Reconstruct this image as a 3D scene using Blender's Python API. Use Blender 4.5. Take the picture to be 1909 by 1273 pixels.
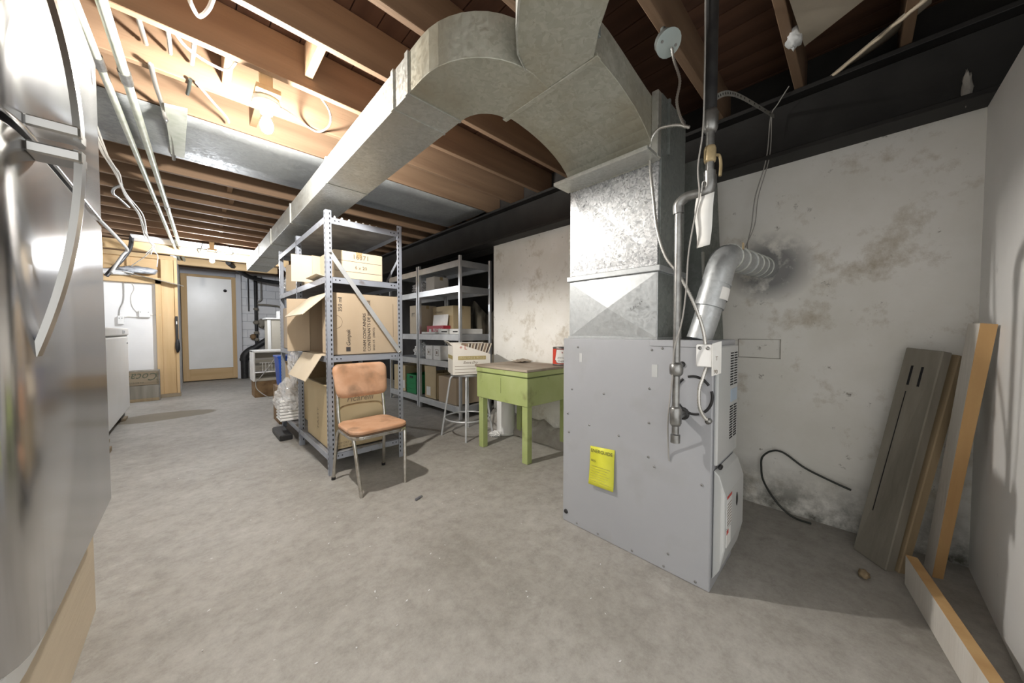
import bpy, math, random
from mathutils import Vector, Matrix, noise
random.seed(7)
R = math.radians
S = bpy.context.scene
for o in list(bpy.data.objects): bpy.data.objects.remove(o)
COL = S.collection

# ------------------------------------------------------------------ camera, world, exposure
cam_d = bpy.data.cameras.new('camera'); cam = bpy.data.objects.new('camera', cam_d); COL.objects.link(cam)
cam.location = (0, 0, 1.15); cam.rotation_euler = (R(90 - 1.71), 0, R(-44))
cam_d.sensor_width = 36; cam_d.lens = 36 * 619 / 1909; cam_d.clip_start = .02
S.camera = cam
w = bpy.data.worlds.new('world'); S.world = w; w.use_nodes = True
w.node_tree.nodes['Background'].inputs[0].default_value = (1, .985, .95, 1)
w.node_tree.nodes['Background'].inputs[1].default_value = 1.0
S.view_settings.view_transform = 'Standard'; S.view_settings.look = 'None'
S.view_settings.exposure = 0.66; S.view_settings.gamma = 1; S.view_settings.use_curve_mapping = False
BULB_NEAR, BULB_FAR = 2000, 1450

# ------------------------------------------------------------------ materials
def mat(name, c1, c2=None, scale=6, rough=.6, metal=0, bump=0, bscale=None, stretch=(1, 1, 1), detail=6, lo=.35, hi=.65, spec=.5,
        spots=None, spot_scale=3, spot_lo=.55, spot_hi=.75, coords='Object', rvar=0, alpha=None, trans=0):
    m = bpy.data.materials.new(name); m.use_nodes = True
    nt = m.node_tree; n = nt.nodes; L = nt.links; b = n['Principled BSDF']
    b.inputs['Roughness'].default_value = rough; b.inputs['Metallic'].default_value = metal
    b.inputs['Specular IOR Level'].default_value = spec
    b.inputs['Base Color'].default_value = (*c1, 1)
    tc = n.new('ShaderNodeTexCoord'); mp = n.new('ShaderNodeMapping'); mp.inputs['Scale'].default_value = stretch
    L.new(tc.outputs[coords], mp.inputs[0])
    out = None
    if c2:
        nz = n.new('ShaderNodeTexNoise'); nz.inputs['Scale'].default_value = scale; nz.inputs['Detail'].default_value = detail
        L.new(mp.outputs[0], nz.inputs[0])
        rp = n.new('ShaderNodeValToRGB'); rp.color_ramp.elements[0].position = lo; rp.color_ramp.elements[1].position = hi
        rp.color_ramp.elements[0].color = (*c1, 1); rp.color_ramp.elements[1].color = (*c2, 1)
        L.new(nz.outputs[0], rp.inputs[0]); out = rp.outputs[0]
        if rvar:
            mr = n.new('ShaderNodeMapRange'); mr.inputs['To Min'].default_value = rough - rvar; mr.inputs['To Max'].default_value = rough + rvar
            L.new(nz.outputs[0], mr.inputs[0]); L.new(mr.outputs[0], b.inputs['Roughness'])
    if spots:
        nz2 = n.new('ShaderNodeTexNoise'); nz2.inputs['Scale'].default_value = spot_scale; nz2.inputs['Detail'].default_value = 8
        L.new(tc.outputs[coords], nz2.inputs[0])
        r2 = n.new('ShaderNodeMapRange'); r2.inputs['From Min'].default_value = spot_lo; r2.inputs['From Max'].default_value = spot_hi
        L.new(nz2.outputs[0], r2.inputs[0])
        mx = n.new('ShaderNodeMixRGB'); mx.inputs[2].default_value = (*spots, 1); mx.inputs[1].default_value = (*c1, 1)
        L.new(r2.outputs[0], mx.inputs[0])
        if out: L.new(out, mx.inputs[1])
        out = mx.outputs[0]
    if out: L.new(out, b.inputs['Base Color'])
    if bump:
        nb = n.new('ShaderNodeTexNoise'); nb.inputs['Scale'].default_value = bscale or scale * 4; nb.inputs['Detail'].default_value = 5
        L.new(mp.outputs[0], nb.inputs[0])
        bp = n.new('ShaderNodeBump'); bp.inputs['Strength'].default_value = bump; bp.inputs['Distance'].default_value = .01
        L.new(nb.outputs[0], bp.inputs['Height']); L.new(bp.outputs[0], b.inputs['Normal'])
    if alpha is not None: b.inputs['Alpha'].default_value = alpha
    if trans: b.inputs['Transmission Weight'].default_value = trans
    return m

def galv(name, c1, c2, scale=45, rough=.38, metal=.75, dirt=None):
    """zinc spangle: voronoi crystals"""
    m = bpy.data.materials.new(name); m.use_nodes = True
    nt = m.node_tree; n = nt.nodes; L = nt.links; b = n['Principled BSDF']
    b.inputs['Metallic'].default_value = metal
    tc = n.new('ShaderNodeTexCoord'); nz = n.new('ShaderNodeTexNoise'); nz.inputs['Scale'].default_value = 18
    L.new(tc.outputs['Object'], nz.inputs[0])
    ad = n.new('ShaderNodeMixRGB'); ad.inputs[0].default_value = .06; L.new(tc.outputs['Object'], ad.inputs[1]); L.new(nz.outputs[1], ad.inputs[2])
    v = n.new('ShaderNodeTexVoronoi'); v.inputs['Scale'].default_value = scale; L.new(ad.outputs[0], v.inputs[0])
    sp = n.new('ShaderNodeSeparateColor'); L.new(v.outputs['Color'], sp.inputs[0])
    rp = n.new('ShaderNodeValToRGB'); rp.color_ramp.elements[0].color = (*c1, 1); rp.color_ramp.elements[1].color = (*c2, 1)
    L.new(sp.outputs[0], rp.inputs[0]); out = rp.outputs[0]
    mr = n.new('ShaderNodeMapRange'); mr.inputs['To Min'].default_value = rough - .1; mr.inputs['To Max'].default_value = rough + .14
    L.new(sp.outputs[1], mr.inputs[0]); L.new(mr.outputs[0], b.inputs['Roughness'])
    if dirt:
        n2 = n.new('ShaderNodeTexNoise'); n2.inputs['Scale'].default_value = 3; n2.inputs['Detail'].default_value = 7; L.new(tc.outputs['Object'], n2.inputs[0])
        r2 = n.new('ShaderNodeMapRange'); r2.inputs['From Min'].default_value = .45; r2.inputs['From Max'].default_value = .75; L.new(n2.outputs[0], r2.inputs[0])
        mx = n.new('ShaderNodeMixRGB'); mx.inputs[2].default_value = (*dirt, 1); L.new(r2.outputs[0], mx.inputs[0]); L.new(out, mx.inputs[1]); out = mx.outputs[0]
    L.new(out, b.inputs['Base Color'])
    return m

def wood(name, c1, c2, along='x', rough=.75, scale=9, bump=.15):
    st = {'x': (.08, 1, 1), 'y': (1, .08, 1), 'z': (1, 1, .08)}[along]
    return mat(name, c1, c2, scale=scale, rough=rough, stretch=st, bump=bump, bscale=60, lo=.3, hi=.7, detail=8)

M = {}
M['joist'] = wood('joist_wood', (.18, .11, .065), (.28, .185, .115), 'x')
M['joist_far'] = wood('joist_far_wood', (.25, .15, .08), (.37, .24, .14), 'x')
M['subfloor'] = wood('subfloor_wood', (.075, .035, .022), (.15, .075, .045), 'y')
M['pine'] = wood('pine', (.52, .35, .17), (.64, .46, .26), 'z')
M['pine_x'] = wood('pine_x', (.52, .35, .17), (.64, .46, .26), 'x')
M['ply'] = wood('plywood', (.56, .47, .35), (.66, .56, .43), 'y', scale=5)
M['oldwood'] = wood('old_wood', (.20, .155, .10), (.33, .27, .19), 'x')
M['darkwood'] = wood('dark_wood', (.10, .06, .035), (.2, .13, .08), 'x')
M['greywood'] = wood('grey_wood', (.16, .145, .115), (.30, .275, .23), 'z')
M['brownboard'] = wood('brown_board', (.22, .16, .09), (.34, .26, .16), 'z')
M['whitewood'] = wood('whitewashed_wood', (.62, .58, .52), (.74, .71, .66), 'z', bump=.3)
M['edgewood'] = wood('sawn_edge', (.46, .27, .11), (.60, .39, .18), 'z')
M['galv'] = galv('galvanised', (.44, .45, .42), (.56, .57, .54), 75, .42, .65, (.44, .43, .38))
M['galv_old'] = galv('galvanised_aged', (.37, .37, .31), (.46, .46, .40), 70, .48, .5, (.33, .30, .22))
M['spangle'] = galv('galvanised_spangle', (.26, .27, .28), (.62, .63, .64), 110, .36, .6)
M['galv_new'] = galv('galvanised_plain', (.42, .44, .45), (.47, .49, .50), 90, .42, .55)
M['galv_dark'] = galv('galvanised_dull_shaded', (.20, .22, .21), (.26, .28, .27), 60, .5, .5, (.16, .18, .16))  # dull zinc, also the shaded tone for the near plenum and coil box faces
M['sheet'] = galv('panning_sheet', (.30, .32, .33), (.36, .38, .39), 60, .5, .5, (.25, .26, .27))
M['steel'] = mat('steel_pipe', (.22, .22, .215), (.34, .34, .33), 25, .35, .85)
M['conduit'] = mat('painted_conduit', (.42, .46, .38), (.58, .60, .54), 12, .45, .35)
M['blackpipe'] = mat('black_iron', (.010, .010, .012), (.025, .025, .025), 20, .55, .0)
M['beam'] = mat('beam_black', (.010, .0095, .009), (.020, .019, .018), 5, .6, .1, bump=.1, bscale=40)
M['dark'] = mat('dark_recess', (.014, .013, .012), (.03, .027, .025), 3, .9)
M['black'] = mat('black_plastic', (.015, .015, .016), None, rough=.45)
M['hole'] = mat('punched_hole', (.012, .012, .014), None, rough=.9)
M['rack'] = mat('rack_enamel', (.36, .39, .46), (.43, .46, .52), 5, .38, .35, spots=(.25, .24, .25), spot_scale=14, spot_lo=.62, spot_hi=.75)
M['rackshelf'] = mat('rack_shelf', (.20, .20, .21), (.30, .30, .31), 8, .6, .2)
M['zinc'] = mat('zinc_shelving', (.60, .62, .64), (.70, .72, .74), 8, .32, .55)
M['furnace'] = mat('furnace_grey', (.37, .38, .405), (.40, .41, .435), 2, .42, .15, spots=(.34, .345, .355), spot_scale=4)
M['furnace2'] = mat('furnace_front', (.47, .49, .49), (.52, .53, .53), 3, .45, .05)
M['white'] = mat('white_enamel', (.80, .80, .78), (.84, .84, .83), 3, .32)
M['whitep'] = mat('white_plastic', (.78, .78, .77), None, rough=.4)
M['drywall'] = mat('white_drywall', (.74, .74, .74), (.80, .80, .80), 2, .7)
M['nearwall'] = mat('white_wall', (.82, .81, .80), (.88, .87, .86), 2.5, .55, bump=.04, bscale=30, spots=(.50, .49, .48), spot_scale=9, spot_lo=.68, spot_hi=.8)
M['stainless'] = mat('stainless', (.52, .52, .53), (.60, .60, .61), 3, .20, 1.0, stretch=(1, 1, .15), rvar=.05)
M['handle'] = mat('handle_satin', (.50, .50, .49), None, rough=.30, metal=1)
M['fridgebody'] = mat('fridge_body', (.16, .16, .18), None, rough=.35, metal=.2)
M['chrome'] = mat('chrome', (.62, .61, .58), (.46, .43, .38), 30, .22, 1.0)
M['vinyl'] = mat('orange_vinyl', (.50, .27, .15), (.60, .36, .23), 8, .55, bump=.12, bscale=120, spots=(.22, .14, .085), spot_scale=6, spot_lo=.53, spot_hi=.74)
M['green'] = mat('green_paint', (.36, .43, .16), (.42, .49, .21), 4, .5, bump=.08, bscale=30, spots=(.17, .16, .06), spot_scale=6, spot_lo=.60, spot_hi=.82)
M['greendk'] = mat('green_groove', (.12, .15, .05), None, rough=.7)
M['tabletop'] = mat('worn_tabletop', (.25, .20, .15), (.42, .36, .29), 5, .7, bump=.2, bscale=40, stretch=(1, .4, 1))
M['card'] = mat('cardboard', (.46, .36, .25), (.50, .40, .285), 3, .8, stretch=(1, 1, .3))
M['card2'] = mat('cardboard_tan', (.50, .40, .24), (.56, .45, .28), 3, .8)
M['card3'] = mat('cardboard_pale', (.58, .49, .36), (.63, .54, .41), 3, .8)
M['cardin'] = mat('cardboard_inside', (.24, .16, .08), (.32, .22, .12), 4, .85)
M['tape'] = mat('packing_tape', (.42, .31, .16), None, rough=.3)
M['ink'] = mat('ink', (.045, .04, .04), None, rough=.7)
M['inkfaint'] = mat('ink_faint', (.22, .17, .12), None, rough=.8)
M['inkgreen'] = mat('ink_green', (.10, .11, .075), None, rough=.9)
M['paper'] = mat('paper_white', (.80, .80, .78), (.74, .73, .70), 12, .8)
M['cream'] = mat('cream_carton', (.74, .71, .65), (.79, .76, .70), 5, .7)
M['gold'] = mat('gold_print', (.36, .29, .11), (.44, .36, .16), 30, .6)
M['goldtext'] = mat('pale_gold_print', (.60, .54, .36), None, rough=.6)
M['red'] = mat('red_print', (.62, .06, .035), (.72, .085, .05), 9, .35)
M['maroon'] = mat('maroon_print', (.36, .03, .045), None, rough=.5)
M['yellow'] = mat('yellow_label', (.66, .66, .045), (.74, .73, .08), 7, .5)
M['blue'] = mat('blue_plastic', (.015, .09, .50), None, rough=.35)
M['greenpl'] = mat('green_crate', (.01, .22, .07), None, rough=.4)
M['cablew'] = mat('white_cable', (.72, .70, .66), None, rough=.5)
M['cableg'] = mat('grey_cable', (.32, .31, .29), None, rough=.6)
M['cabledk'] = mat('dark_cable', (.03, .035, .03), None, rough=.5)
M['armor'] = mat('armoured_cable', (.62, .61, .58), None, rough=.32, metal=.8)
M['brass'] = mat('brass', (.44, .35, .20), (.34, .26, .14), 30, .45, .35)
M['cover'] = mat('box_cover', (.42, .50, .50), (.50, .57, .56), 10, .45, .4)
M['bag'] = mat('clear_bag', (.82, .82, .82), None, rough=.16, alpha=.42)
M['foam'] = mat('foam_white', (.83, .83, .82), None, rough=.7)
M['beige'] = mat('beige_metal', (.46, .43, .36), (.52, .49, .42), 4, .5)
M['insul'] = mat('foil_insulation', (.66, .67, .68), (.80, .80, .80), 9, .5, .2, bump=.5, bscale=25)
M['plastic_wrap'] = mat('grey_wrap', (.36, .38, .42), (.55, .57, .60), 14, .35, .2, bump=.6, bscale=30)
M['concrete_lump'] = mat('rough_concrete', (.30, .28, .25), (.44, .42, .38), 7, .9, bump=.6, bscale=25)
M['camo'] = mat('camouflage_cloth', (.05, .045, .035), (.30, .27, .21), 7, .95, stretch=(1, 1, .25), lo=.45, hi=.62)
M['bluelabel'] = mat('label_blue', (.36, .46, .58), None, rough=.3)
M['label'] = mat('label_grey', (.60, .61, .61), (.68, .69, .69), 20, .5)
M['redmark'] = mat('label_red', (.50, .07, .06), None, rough=.6)
M['panel'] = mat('ceiling_panel', (.32, .28, .22), (.40, .35, .28), 4, .8)
M['magazine1'] = mat('sleeve_brown', (.30, .22, .15), None, rough=.6)
M['magazine2'] = mat('sleeve_cream', (.66, .60, .50), None, rough=.6)
M['magazine3'] = mat('sleeve_dark', (.09, .07, .06), None, rough=.6)
M['rust'] = mat('rusty_box', (.17, .10, .05), (.28, .18, .09), 9, .8)
M['block'] = mat('painted_block', (.72, .73, .76), (.78, .79, .81), 4, .7, bump=.15, bscale=40)
M['mortar'] = mat('painted_mortar', (.60, .61, .64), None, rough=.8)

def emis(name, c, s):
    m = bpy.data.materials.new(name); m.use_nodes = True; n = m.node_tree.nodes; n.remove(n['Principled BSDF'])
    e = n.new('ShaderNodeEmission'); e.inputs[0].default_value = (*c, 1); e.inputs[1].default_value = s
    m.node_tree.links.new(e.outputs[0], n['Material Output'].inputs[0]); return m
M['bulb1'] = emis('lit_bulb', (1, .95, .88), BULB_NEAR)
M['bulb2'] = emis('lit_bulb_cool', (.93, .96, 1), BULB_FAR)

def floor_mat():
    m = bpy.data.materials.new('concrete_floor'); m.use_nodes = True; nt = m.node_tree; n = nt.nodes; L = nt.links; b = n['Principled BSDF']
    tc = n.new('ShaderNodeTexCoord')
    def nz(scale, detail=8, rough=.6):
        q = n.new('ShaderNodeTexNoise'); q.inputs['Scale'].default_value = scale; q.inputs['Detail'].default_value = detail; q.inputs['Roughness'].default_value = rough
        L.new(tc.outputs['Object'], q.inputs[0]); return q
    def ramp(src, stops):
        r = n.new('ShaderNodeValToRGB'); e = r.color_ramp.elements
        while len(e) < len(stops): e.new(.5)
        for k, (p, c) in enumerate(stops): e[k].position = p; e[k].color = (*c, 1)
        L.new(src, r.inputs[0]); return r
    def mix(fac, a, bcol, mode='MIX'):
        q = n.new('ShaderNodeMixRGB'); q.blend_type = mode
        if isinstance(fac, float): q.inputs[0].default_value = fac
        else: L.new(fac, q.inputs[0])
        L.new(a, q.inputs[1])
        if isinstance(bcol, tuple): q.inputs[2].default_value = (*bcol, 1)
        else: L.new(bcol, q.inputs[2])
        return q
    big = ramp(nz(1.2, 12, .68).outputs[0], [(.32, (.28, .264, .237)), (.5, (.36, .344, .315)), (.68, (.42, .405, .377))])
    fine = ramp(nz(13, 12, .82).outputs[0], [(.34, (.74, .73, .71)), (.5, (.98, .98, .98)), (.66, (1.16, 1.16, 1.17))])
    c = mix(1.0, big.outputs[0], fine.outputs[0], 'MULTIPLY')
    scuff = ramp(nz(5.5, 9, .75).outputs[0], [(.58, (0, 0, 0)), (.78, (1, 1, 1))])
    c = mix(scuff.outputs[0], c.outputs[0], (.47, .457, .43))
    dirt = ramp(nz(3.1, 8, .7).outputs[0], [(.60, (0, 0, 0)), (.80, (1, 1, 1))])
    c = mix(dirt.outputs[0], c.outputs[0], (.24, .215, .18))
    # damp patch on the slab by the crate (a stain with its own outline)
    mp = n.new('ShaderNodeMapping'); mp.inputs['Location'].default_value = (.17, -6.58, 0); mp.vector_type = 'POINT'
    L.new(tc.outputs['Object'], mp.inputs[0])
    sc = n.new('ShaderNodeVectorMath'); sc.operation = 'MULTIPLY'; sc.inputs[1].default_value = (1.9, 3.6, 0); L.new(mp.outputs[0], sc.inputs[0])
    w1 = n.new('ShaderNodeMixRGB'); w1.blend_type = 'ADD'; w1.inputs[0].default_value = .5; L.new(sc.outputs[0], w1.inputs[1]); L.new(nz(3).outputs[1], w1.inputs[2])
    ln = n.new('ShaderNodeVectorMath'); ln.operation = 'LENGTH'; L.new(w1.outputs[0], ln.inputs[0])
    mr = n.new('ShaderNodeMapRange'); mr.inputs['From Min'].default_value = 1.12; mr.inputs['From Max'].default_value = 1.02; L.new(ln.outputs['Value'], mr.inputs[0])
    c = mix(mr.outputs[0], c.outputs[0], (.20, .175, .135))
    L.new(c.outputs[0], b.inputs['Base Color'])
    rr = n.new('ShaderNodeMapRange'); rr.inputs['To Min'].default_value = .42; rr.inputs['To Max'].default_value = .75; L.new(nz(2.3).outputs[0], rr.inputs[0]); L.new(rr.outputs[0], b.inputs['Roughness'])
    bp = n.new('ShaderNodeBump'); bp.inputs['Strength'].default_value = .25; bp.inputs['Distance'].default_value = .006
    L.new(nz(60, 8, .7).outputs[0], bp.inputs['Height']); L.new(bp.outputs[0], b.inputs['Normal'])
    return m
M['floor'] = floor_mat()

def plaster_mat():
    m = bpy.data.materials.new('stained_plaster'); m.use_nodes = True; nt = m.node_tree; n = nt.nodes; L = nt.links; b = n['Principled BSDF']
    b.inputs['Roughness'].default_value = .75
    tc = n.new('ShaderNodeTexCoord')
    def nz(scale, detail=8, rough=.6):
        q = n.new('ShaderNodeTexNoise'); q.inputs['Scale'].default_value = scale; q.inputs['Detail'].default_value = detail; q.inputs['Roughness'].default_value = rough
        L.new(tc.outputs['Object'], q.inputs[0]); return q
    def rng(src, a, z):
        r = n.new('ShaderNodeMapRange'); r.inputs['From Min'].default_value = a; r.inputs['From Max'].default_value = z; L.new(src, r.inputs[0]); return r.outputs[0]
    def mix(fac, a, c):
        q = n.new('ShaderNodeMixRGB'); L.new(fac, q.inputs[0]); q.inputs[2].default_value = (*c, 1)
        if isinstance(a, tuple): q.inputs[1].default_value = (*a, 1)
        else: L.new(a, q.inputs[1])
        return q.outputs[0]
    def mul(a, bb):
        q = n.new('ShaderNodeMath'); q.operation = 'MULTIPLY'; L.new(a, q.inputs[0]); L.new(bb, q.inputs[1]); return q.outputs[0]
    c = mix(rng(nz(2.2).outputs[0], .35, .65), (.77, .755, .70), (.86, .85, .815))
    c = mix(rng(nz(3.6, 10, .72).outputs[0], .54, .78), c, (.36, .29, .18))
    c = mix(rng(nz(13, 9, .7).outputs[0], .63, .72), c, (.17, .15, .12))
    # mottled darkening towards the foot of the wall and the sooty mortar ring where the flue goes in
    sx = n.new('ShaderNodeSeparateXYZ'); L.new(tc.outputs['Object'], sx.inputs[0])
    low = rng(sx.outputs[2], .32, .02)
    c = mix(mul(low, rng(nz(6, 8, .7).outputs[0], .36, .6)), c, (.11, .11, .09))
    vm = n.new('ShaderNodeVectorMath'); vm.operation = 'DISTANCE'; L.new(tc.outputs['Object'], vm.inputs[0]); vm.inputs[1].default_value = (2.7, .40, 1.56)
    c = mix(mul(rng(vm.outputs['Value'], .24, .11), rng(nz(9, 8).outputs[0], .33, .5)), c, (.25, .25, .25))
    L.new(c, b.inputs['Base Color'])
    bp = n.new('ShaderNodeBump'); bp.inputs['Strength'].default_value = .3; bp.inputs['Distance'].default_value = .01
    L.new(nz(9, 7).outputs[0], bp.inputs['Height']); L.new(bp.outputs[0], b.inputs['Normal'])
    return m
M['plaster'] = plaster_mat()

# ------------------------------------------------------------------ mesh helpers
def smooth_path(pts, n=6):
    P = [Vector(p) for p in pts]
    if len(P) < 3: return P
    out = []
    for i in range(len(P) - 1):
        p0 = P[i - 1] if i else P[0] * 2 - P[1]; p1, p2 = P[i], P[i + 1]; p3 = P[i + 2] if i + 2 < len(P) else P[-1] * 2 - P[-2]
        for k in range(n):
            t = k / n
            out.append(.5 * ((2 * p1) + (-p0 + p2) * t + (2 * p0 - 5 * p1 + 4 * p2 - p3) * t * t + (-p0 + 3 * p1 - 3 * p2 + p3) * t ** 3))
    out.append(P[-1]); return out

class MB:
    def __init__(s): s.v = []; s.f = []; s.sm = []
    def add(s, vs, fs, smooth=False):
        k = len(s.v); s.v += [Vector(v) for v in vs]; s.f += [[i + k for i in f] for f in fs]; s.sm += [smooth] * len(fs); return s
    def box(s, x0, x1, y0, y1, z0, z1, mtx=None):
        vs = [Vector(p) for p in ((x0, y0, z0), (x1, y0, z0), (x1, y1, z0), (x0, y1, z0), (x0, y0, z1), (x1, y0, z1), (x1, y1, z1), (x0, y1, z1))]
        if mtx: vs = [mtx @ v for v in vs]
        return s.add(vs, [(3, 2, 1, 0), (4, 5, 6, 7), (0, 1, 5, 4), (1, 2, 6, 5), (2, 3, 7, 6), (3, 0, 4, 7)])
    def hexa(s, b4, t4): # bottom quad (ccw from above), top quad
        return s.add(list(b4) + list(t4), [(3, 2, 1, 0), (4, 5, 6, 7), (0, 1, 5, 4), (1, 2, 6, 5), (2, 3, 7, 6), (3, 0, 4, 7)])
    def slab(s, p0, p1, d, th=.005):
        p0, p1, d = Vector(p0), Vector(p1), Vector(d); nrm = (p1 - p0).cross(d).normalized() * th
        return s.hexa([p0, p1, p1 + d, p0 + d], [p0 + nrm, p1 + nrm, p1 + d + nrm, p0 + d + nrm])
    def bar(s, a, b, wx, wy, up=(0, 0, 1)):
        a, b = Vector(a), Vector(b); d = (b - a).normalized(); u = Vector(up)
        if abs(d.dot(u)) > .98: u = Vector((1, 0, 0))
        r = d.cross(u).normalized(); u = r.cross(d)
        q = [(-1, -1), (1, -1), (1, 1), (-1, 1)]
        return s.hexa([a + r * i * wx / 2 + u * j * wy / 2 for i, j in q], [b + r * i * wx / 2 + u * j * wy / 2 for i, j in q])
    def prism(s, poly, axis, a, b, smooth=False):
        n = len(poly)
        f = {'z': lambda p, h: (p[0], p[1], h), 'y': lambda p, h: (p[0], h, p[1]), 'x': lambda p, h: (h, p[0], p[1])}[axis]
        vs = [f(p, a) for p in poly] + [f(p, b) for p in poly]
        s.add(vs, [tuple(range(n))[::-1], tuple(range(n, 2 * n))])
        k = len(s.v) - 2 * n
        for i in range(n):
            j = (i + 1) % n; s.f.append([k + i, k + j, k + n + j, k + n + i]); s.sm.append(smooth)
        return s
    def tube(s, pts, r, seg=8, smooth_n=0, caps=True, rf=None):
        P = smooth_path(pts, smooth_n) if smooth_n else [Vector(p) for p in pts]
        n = len(P); rings = []; up = None
        for i, p in enumerate(P):
            d = (P[min(i + 1, n - 1)] - P[max(i - 1, 0)]); d = d.normalized() if d.length > 1e-9 else Vector((0, 0, 1))
            if up is None: up = Vector((0, 0, 1)) if abs(d.z) < .9 else Vector((1, 0, 0))
            a = d.cross(up)
            a = a.normalized() if a.length > 1e-6 else d.orthogonal().normalized()
            up = a.cross(d).normalized()
            rr = rf(i, n) if rf else r
            rings.append([p + (a * math.cos(2 * math.pi * k / seg) + up * math.sin(2 * math.pi * k / seg)) * rr for k in range(seg)])
        vs = [v for ring in rings for v in ring]; fs = []
        for i in range(n - 1):
            for k in range(seg): fs.append((i * seg + k, i * seg + (k + 1) % seg, (i + 1) * seg + (k + 1) % seg, (i + 1) * seg + k))
        s.add(vs, fs, True)
        if caps:
            s.add(rings[0], [tuple(range(seg))[::-1]]); s.add(rings[-1], [tuple(range(seg))])
        return s
    def cyl(s, a, b, r, seg=16, r2=None):
        return s.tube([a, b], r, seg, rf=(lambda i, n: r if i == 0 else r2) if r2 is not None else None)
    def lathe(s, prof, c=(0, 0, 0), seg=24, axis='z'):
        n = len(prof); vs = []
        for r, h in prof:
            for k in range(seg):
                a = 2 * math.pi * k / seg; x, y = r * math.cos(a), r * math.sin(a)
                v = {'z': (x, y, h), 'x': (h, x, y), 'y': (x, h, y)}[axis]
                vs.append(Vector(v) + Vector(c))
        fs = [(i * seg + k, i * seg + (k + 1) % seg, (i + 1) * seg + (k + 1) % seg, (i + 1) * seg + k) for i in range(n - 1) for k in range(seg)]
        if axis == 'y': fs = [f[::-1] for f in fs]
        s.add(vs, fs, True); return s
    def blob(s, c, rx, ry, rz, amp=.1, freq=6, seg=28, rings=18, flat=None, seed=0):
        vs = []; fs = []
        for i in range(rings + 1):
            th = math.pi * i / rings
            for k in range(seg):
                ph = 2 * math.pi * k / seg
                d = Vector((math.sin(th) * math.cos(ph), math.sin(th) * math.sin(ph), math.cos(th)))
                q = 1 + amp * (noise.noise(d * freq * .5 + Vector((seed, 0, 0))) + .6 * abs(noise.noise(d * freq + Vector((0, seed, 0)))) + .35 * abs(noise.noise(d * freq * 2.3 + Vector((0, 0, seed)))))
                v = Vector((d.x * rx * q, d.y * ry * q, d.z * rz * q))
                if flat is not None and v.z < flat: v.z = flat
                vs.append(v + Vector(c))
        for i in range(rings):
            for k in range(seg): fs.append((i * seg + k, (i + 1) * seg + k, (i + 1) * seg + (k + 1) % seg, i * seg + (k + 1) % seg))
        return s.add(vs, fs, True)
    def build(s, name, m, parent=None, bevel=0, seg=1, local=False):
        me = bpy.data.meshes.new(name)
        off = Vector((0, 0, 0)); p = parent
        if not local:
            while p: off += p.location; p = p.parent
        me.from_pydata([v - off for v in s.v], [], s.f); me.update()
        me.polygons.foreach_set('use_smooth', s.sm)
        me.materials.append(M[m] if isinstance(m, str) else m)
        o = bpy.data.objects.new(name, me); COL.objects.link(o); o.parent = parent
        if bevel:
            b = o.modifiers.new('bevel', 'BEVEL'); b.width = bevel; b.segments = seg; b.limit_method = 'ANGLE'; b.angle_limit = R(40)
        return o

def tag(o, label, cat, group=None, kind=None):
    if label: o['label'] = label
    if cat: o['category'] = cat
    if group: o['group'] = group
    if kind: o['kind'] = kind
    return o
def thing(name, label, cat, loc=(0, 0, 0), rotz=0, group=None):
    e = bpy.data.objects.new(name, None); COL.objects.link(e); e.location = loc; e.rotation_euler = (0, 0, rotz); e.empty_display_size = .1
    return tag(e, label, cat, group)
def struct(name, mb, m, label=None, cat=None, bevel=0):
    o = mb.build(name, m, None, bevel); o['kind'] = 'structure'; tag(o, label, cat); return o
def copy_tree(o, parent=None):
    c = o.copy(); COL.objects.link(c); c.parent = parent
    for ch in list(o.children): copy_tree(ch, c)
    return c
def stuff(o): o['kind'] = 'stuff'; return o

def text(s, length, m, parent, origin, xd, yd, shear=0, name='lettering', align='LEFT', maxh=None):
    """flat print: origin = lower left of the line, xd reading direction, yd up direction, fitted to length"""
    cu = bpy.data.curves.new('t', 'FONT'); cu.body = s; cu.size = 1; cu.shear = shear; cu.resolution_u = 2
    ob = bpy.data.objects.new('t', cu); COL.objects.link(ob)
    dg = bpy.context.evaluated_depsgraph_get(); me = bpy.data.meshes.new_from_object(ob.evaluated_get(dg))
    bpy.data.objects.remove(ob)
    xs = [v.co.x for v in me.vertices]
    if not xs: return
    x0, x1 = min(xs), max(xs); k = length / (x1 - x0)
    xd, yd = Vector(xd).normalized(), Vector(yd).normalized(); zd = xd.cross(yd)
    ky = k if maxh is None else min(k, maxh / .73) if maxh < 0 else maxh / .73
    off = Vector((0, 0, 0)); p = parent
    while p: off += p.location; p = p.parent
    for v in me.vertices:
        v.co = Vector(origin) + xd * ((v.co.x - x0) * k) + yd * (v.co.y * ky) + zd * .0012 - off
    me.materials.clear(); me.materials.append(M[m]); me.name = name
    o = bpy.data.objects.new(name, me); COL.objects.link(o); o.parent = parent; return o

# ================================================================== THE ROOM
def slab_floor():
    mb = MB(); mb.box(-1.5, 4.0, -1.0, 11.0, -.12, 0); return mb
struct('floor', slab_floor(), 'floor', 'worn grey concrete basement floor', 'floor')

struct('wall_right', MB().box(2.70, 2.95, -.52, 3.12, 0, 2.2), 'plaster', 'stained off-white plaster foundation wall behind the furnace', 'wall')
struct('wall_front', MB().box(1.35, 2.70, -.53, -.405, .0, 2.2), 'nearwall', 'smooth white painted wall at the right edge', 'wall')
struct('wall_left', MB().box(-1.5, -1.36, .6, 8.4, 0, 2.8), 'drywall', 'white left wall behind the fridge and freezer', 'wall')
struct('wall_alcove', MB().box(3.45, 3.6, 3.0, 11.0, 0, 2.8).box(2.95, 3.6, 2.95, 3.12, 0, 2.8), 'dark', 'dark recess wall behind the zinc shelving', 'wall')
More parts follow.
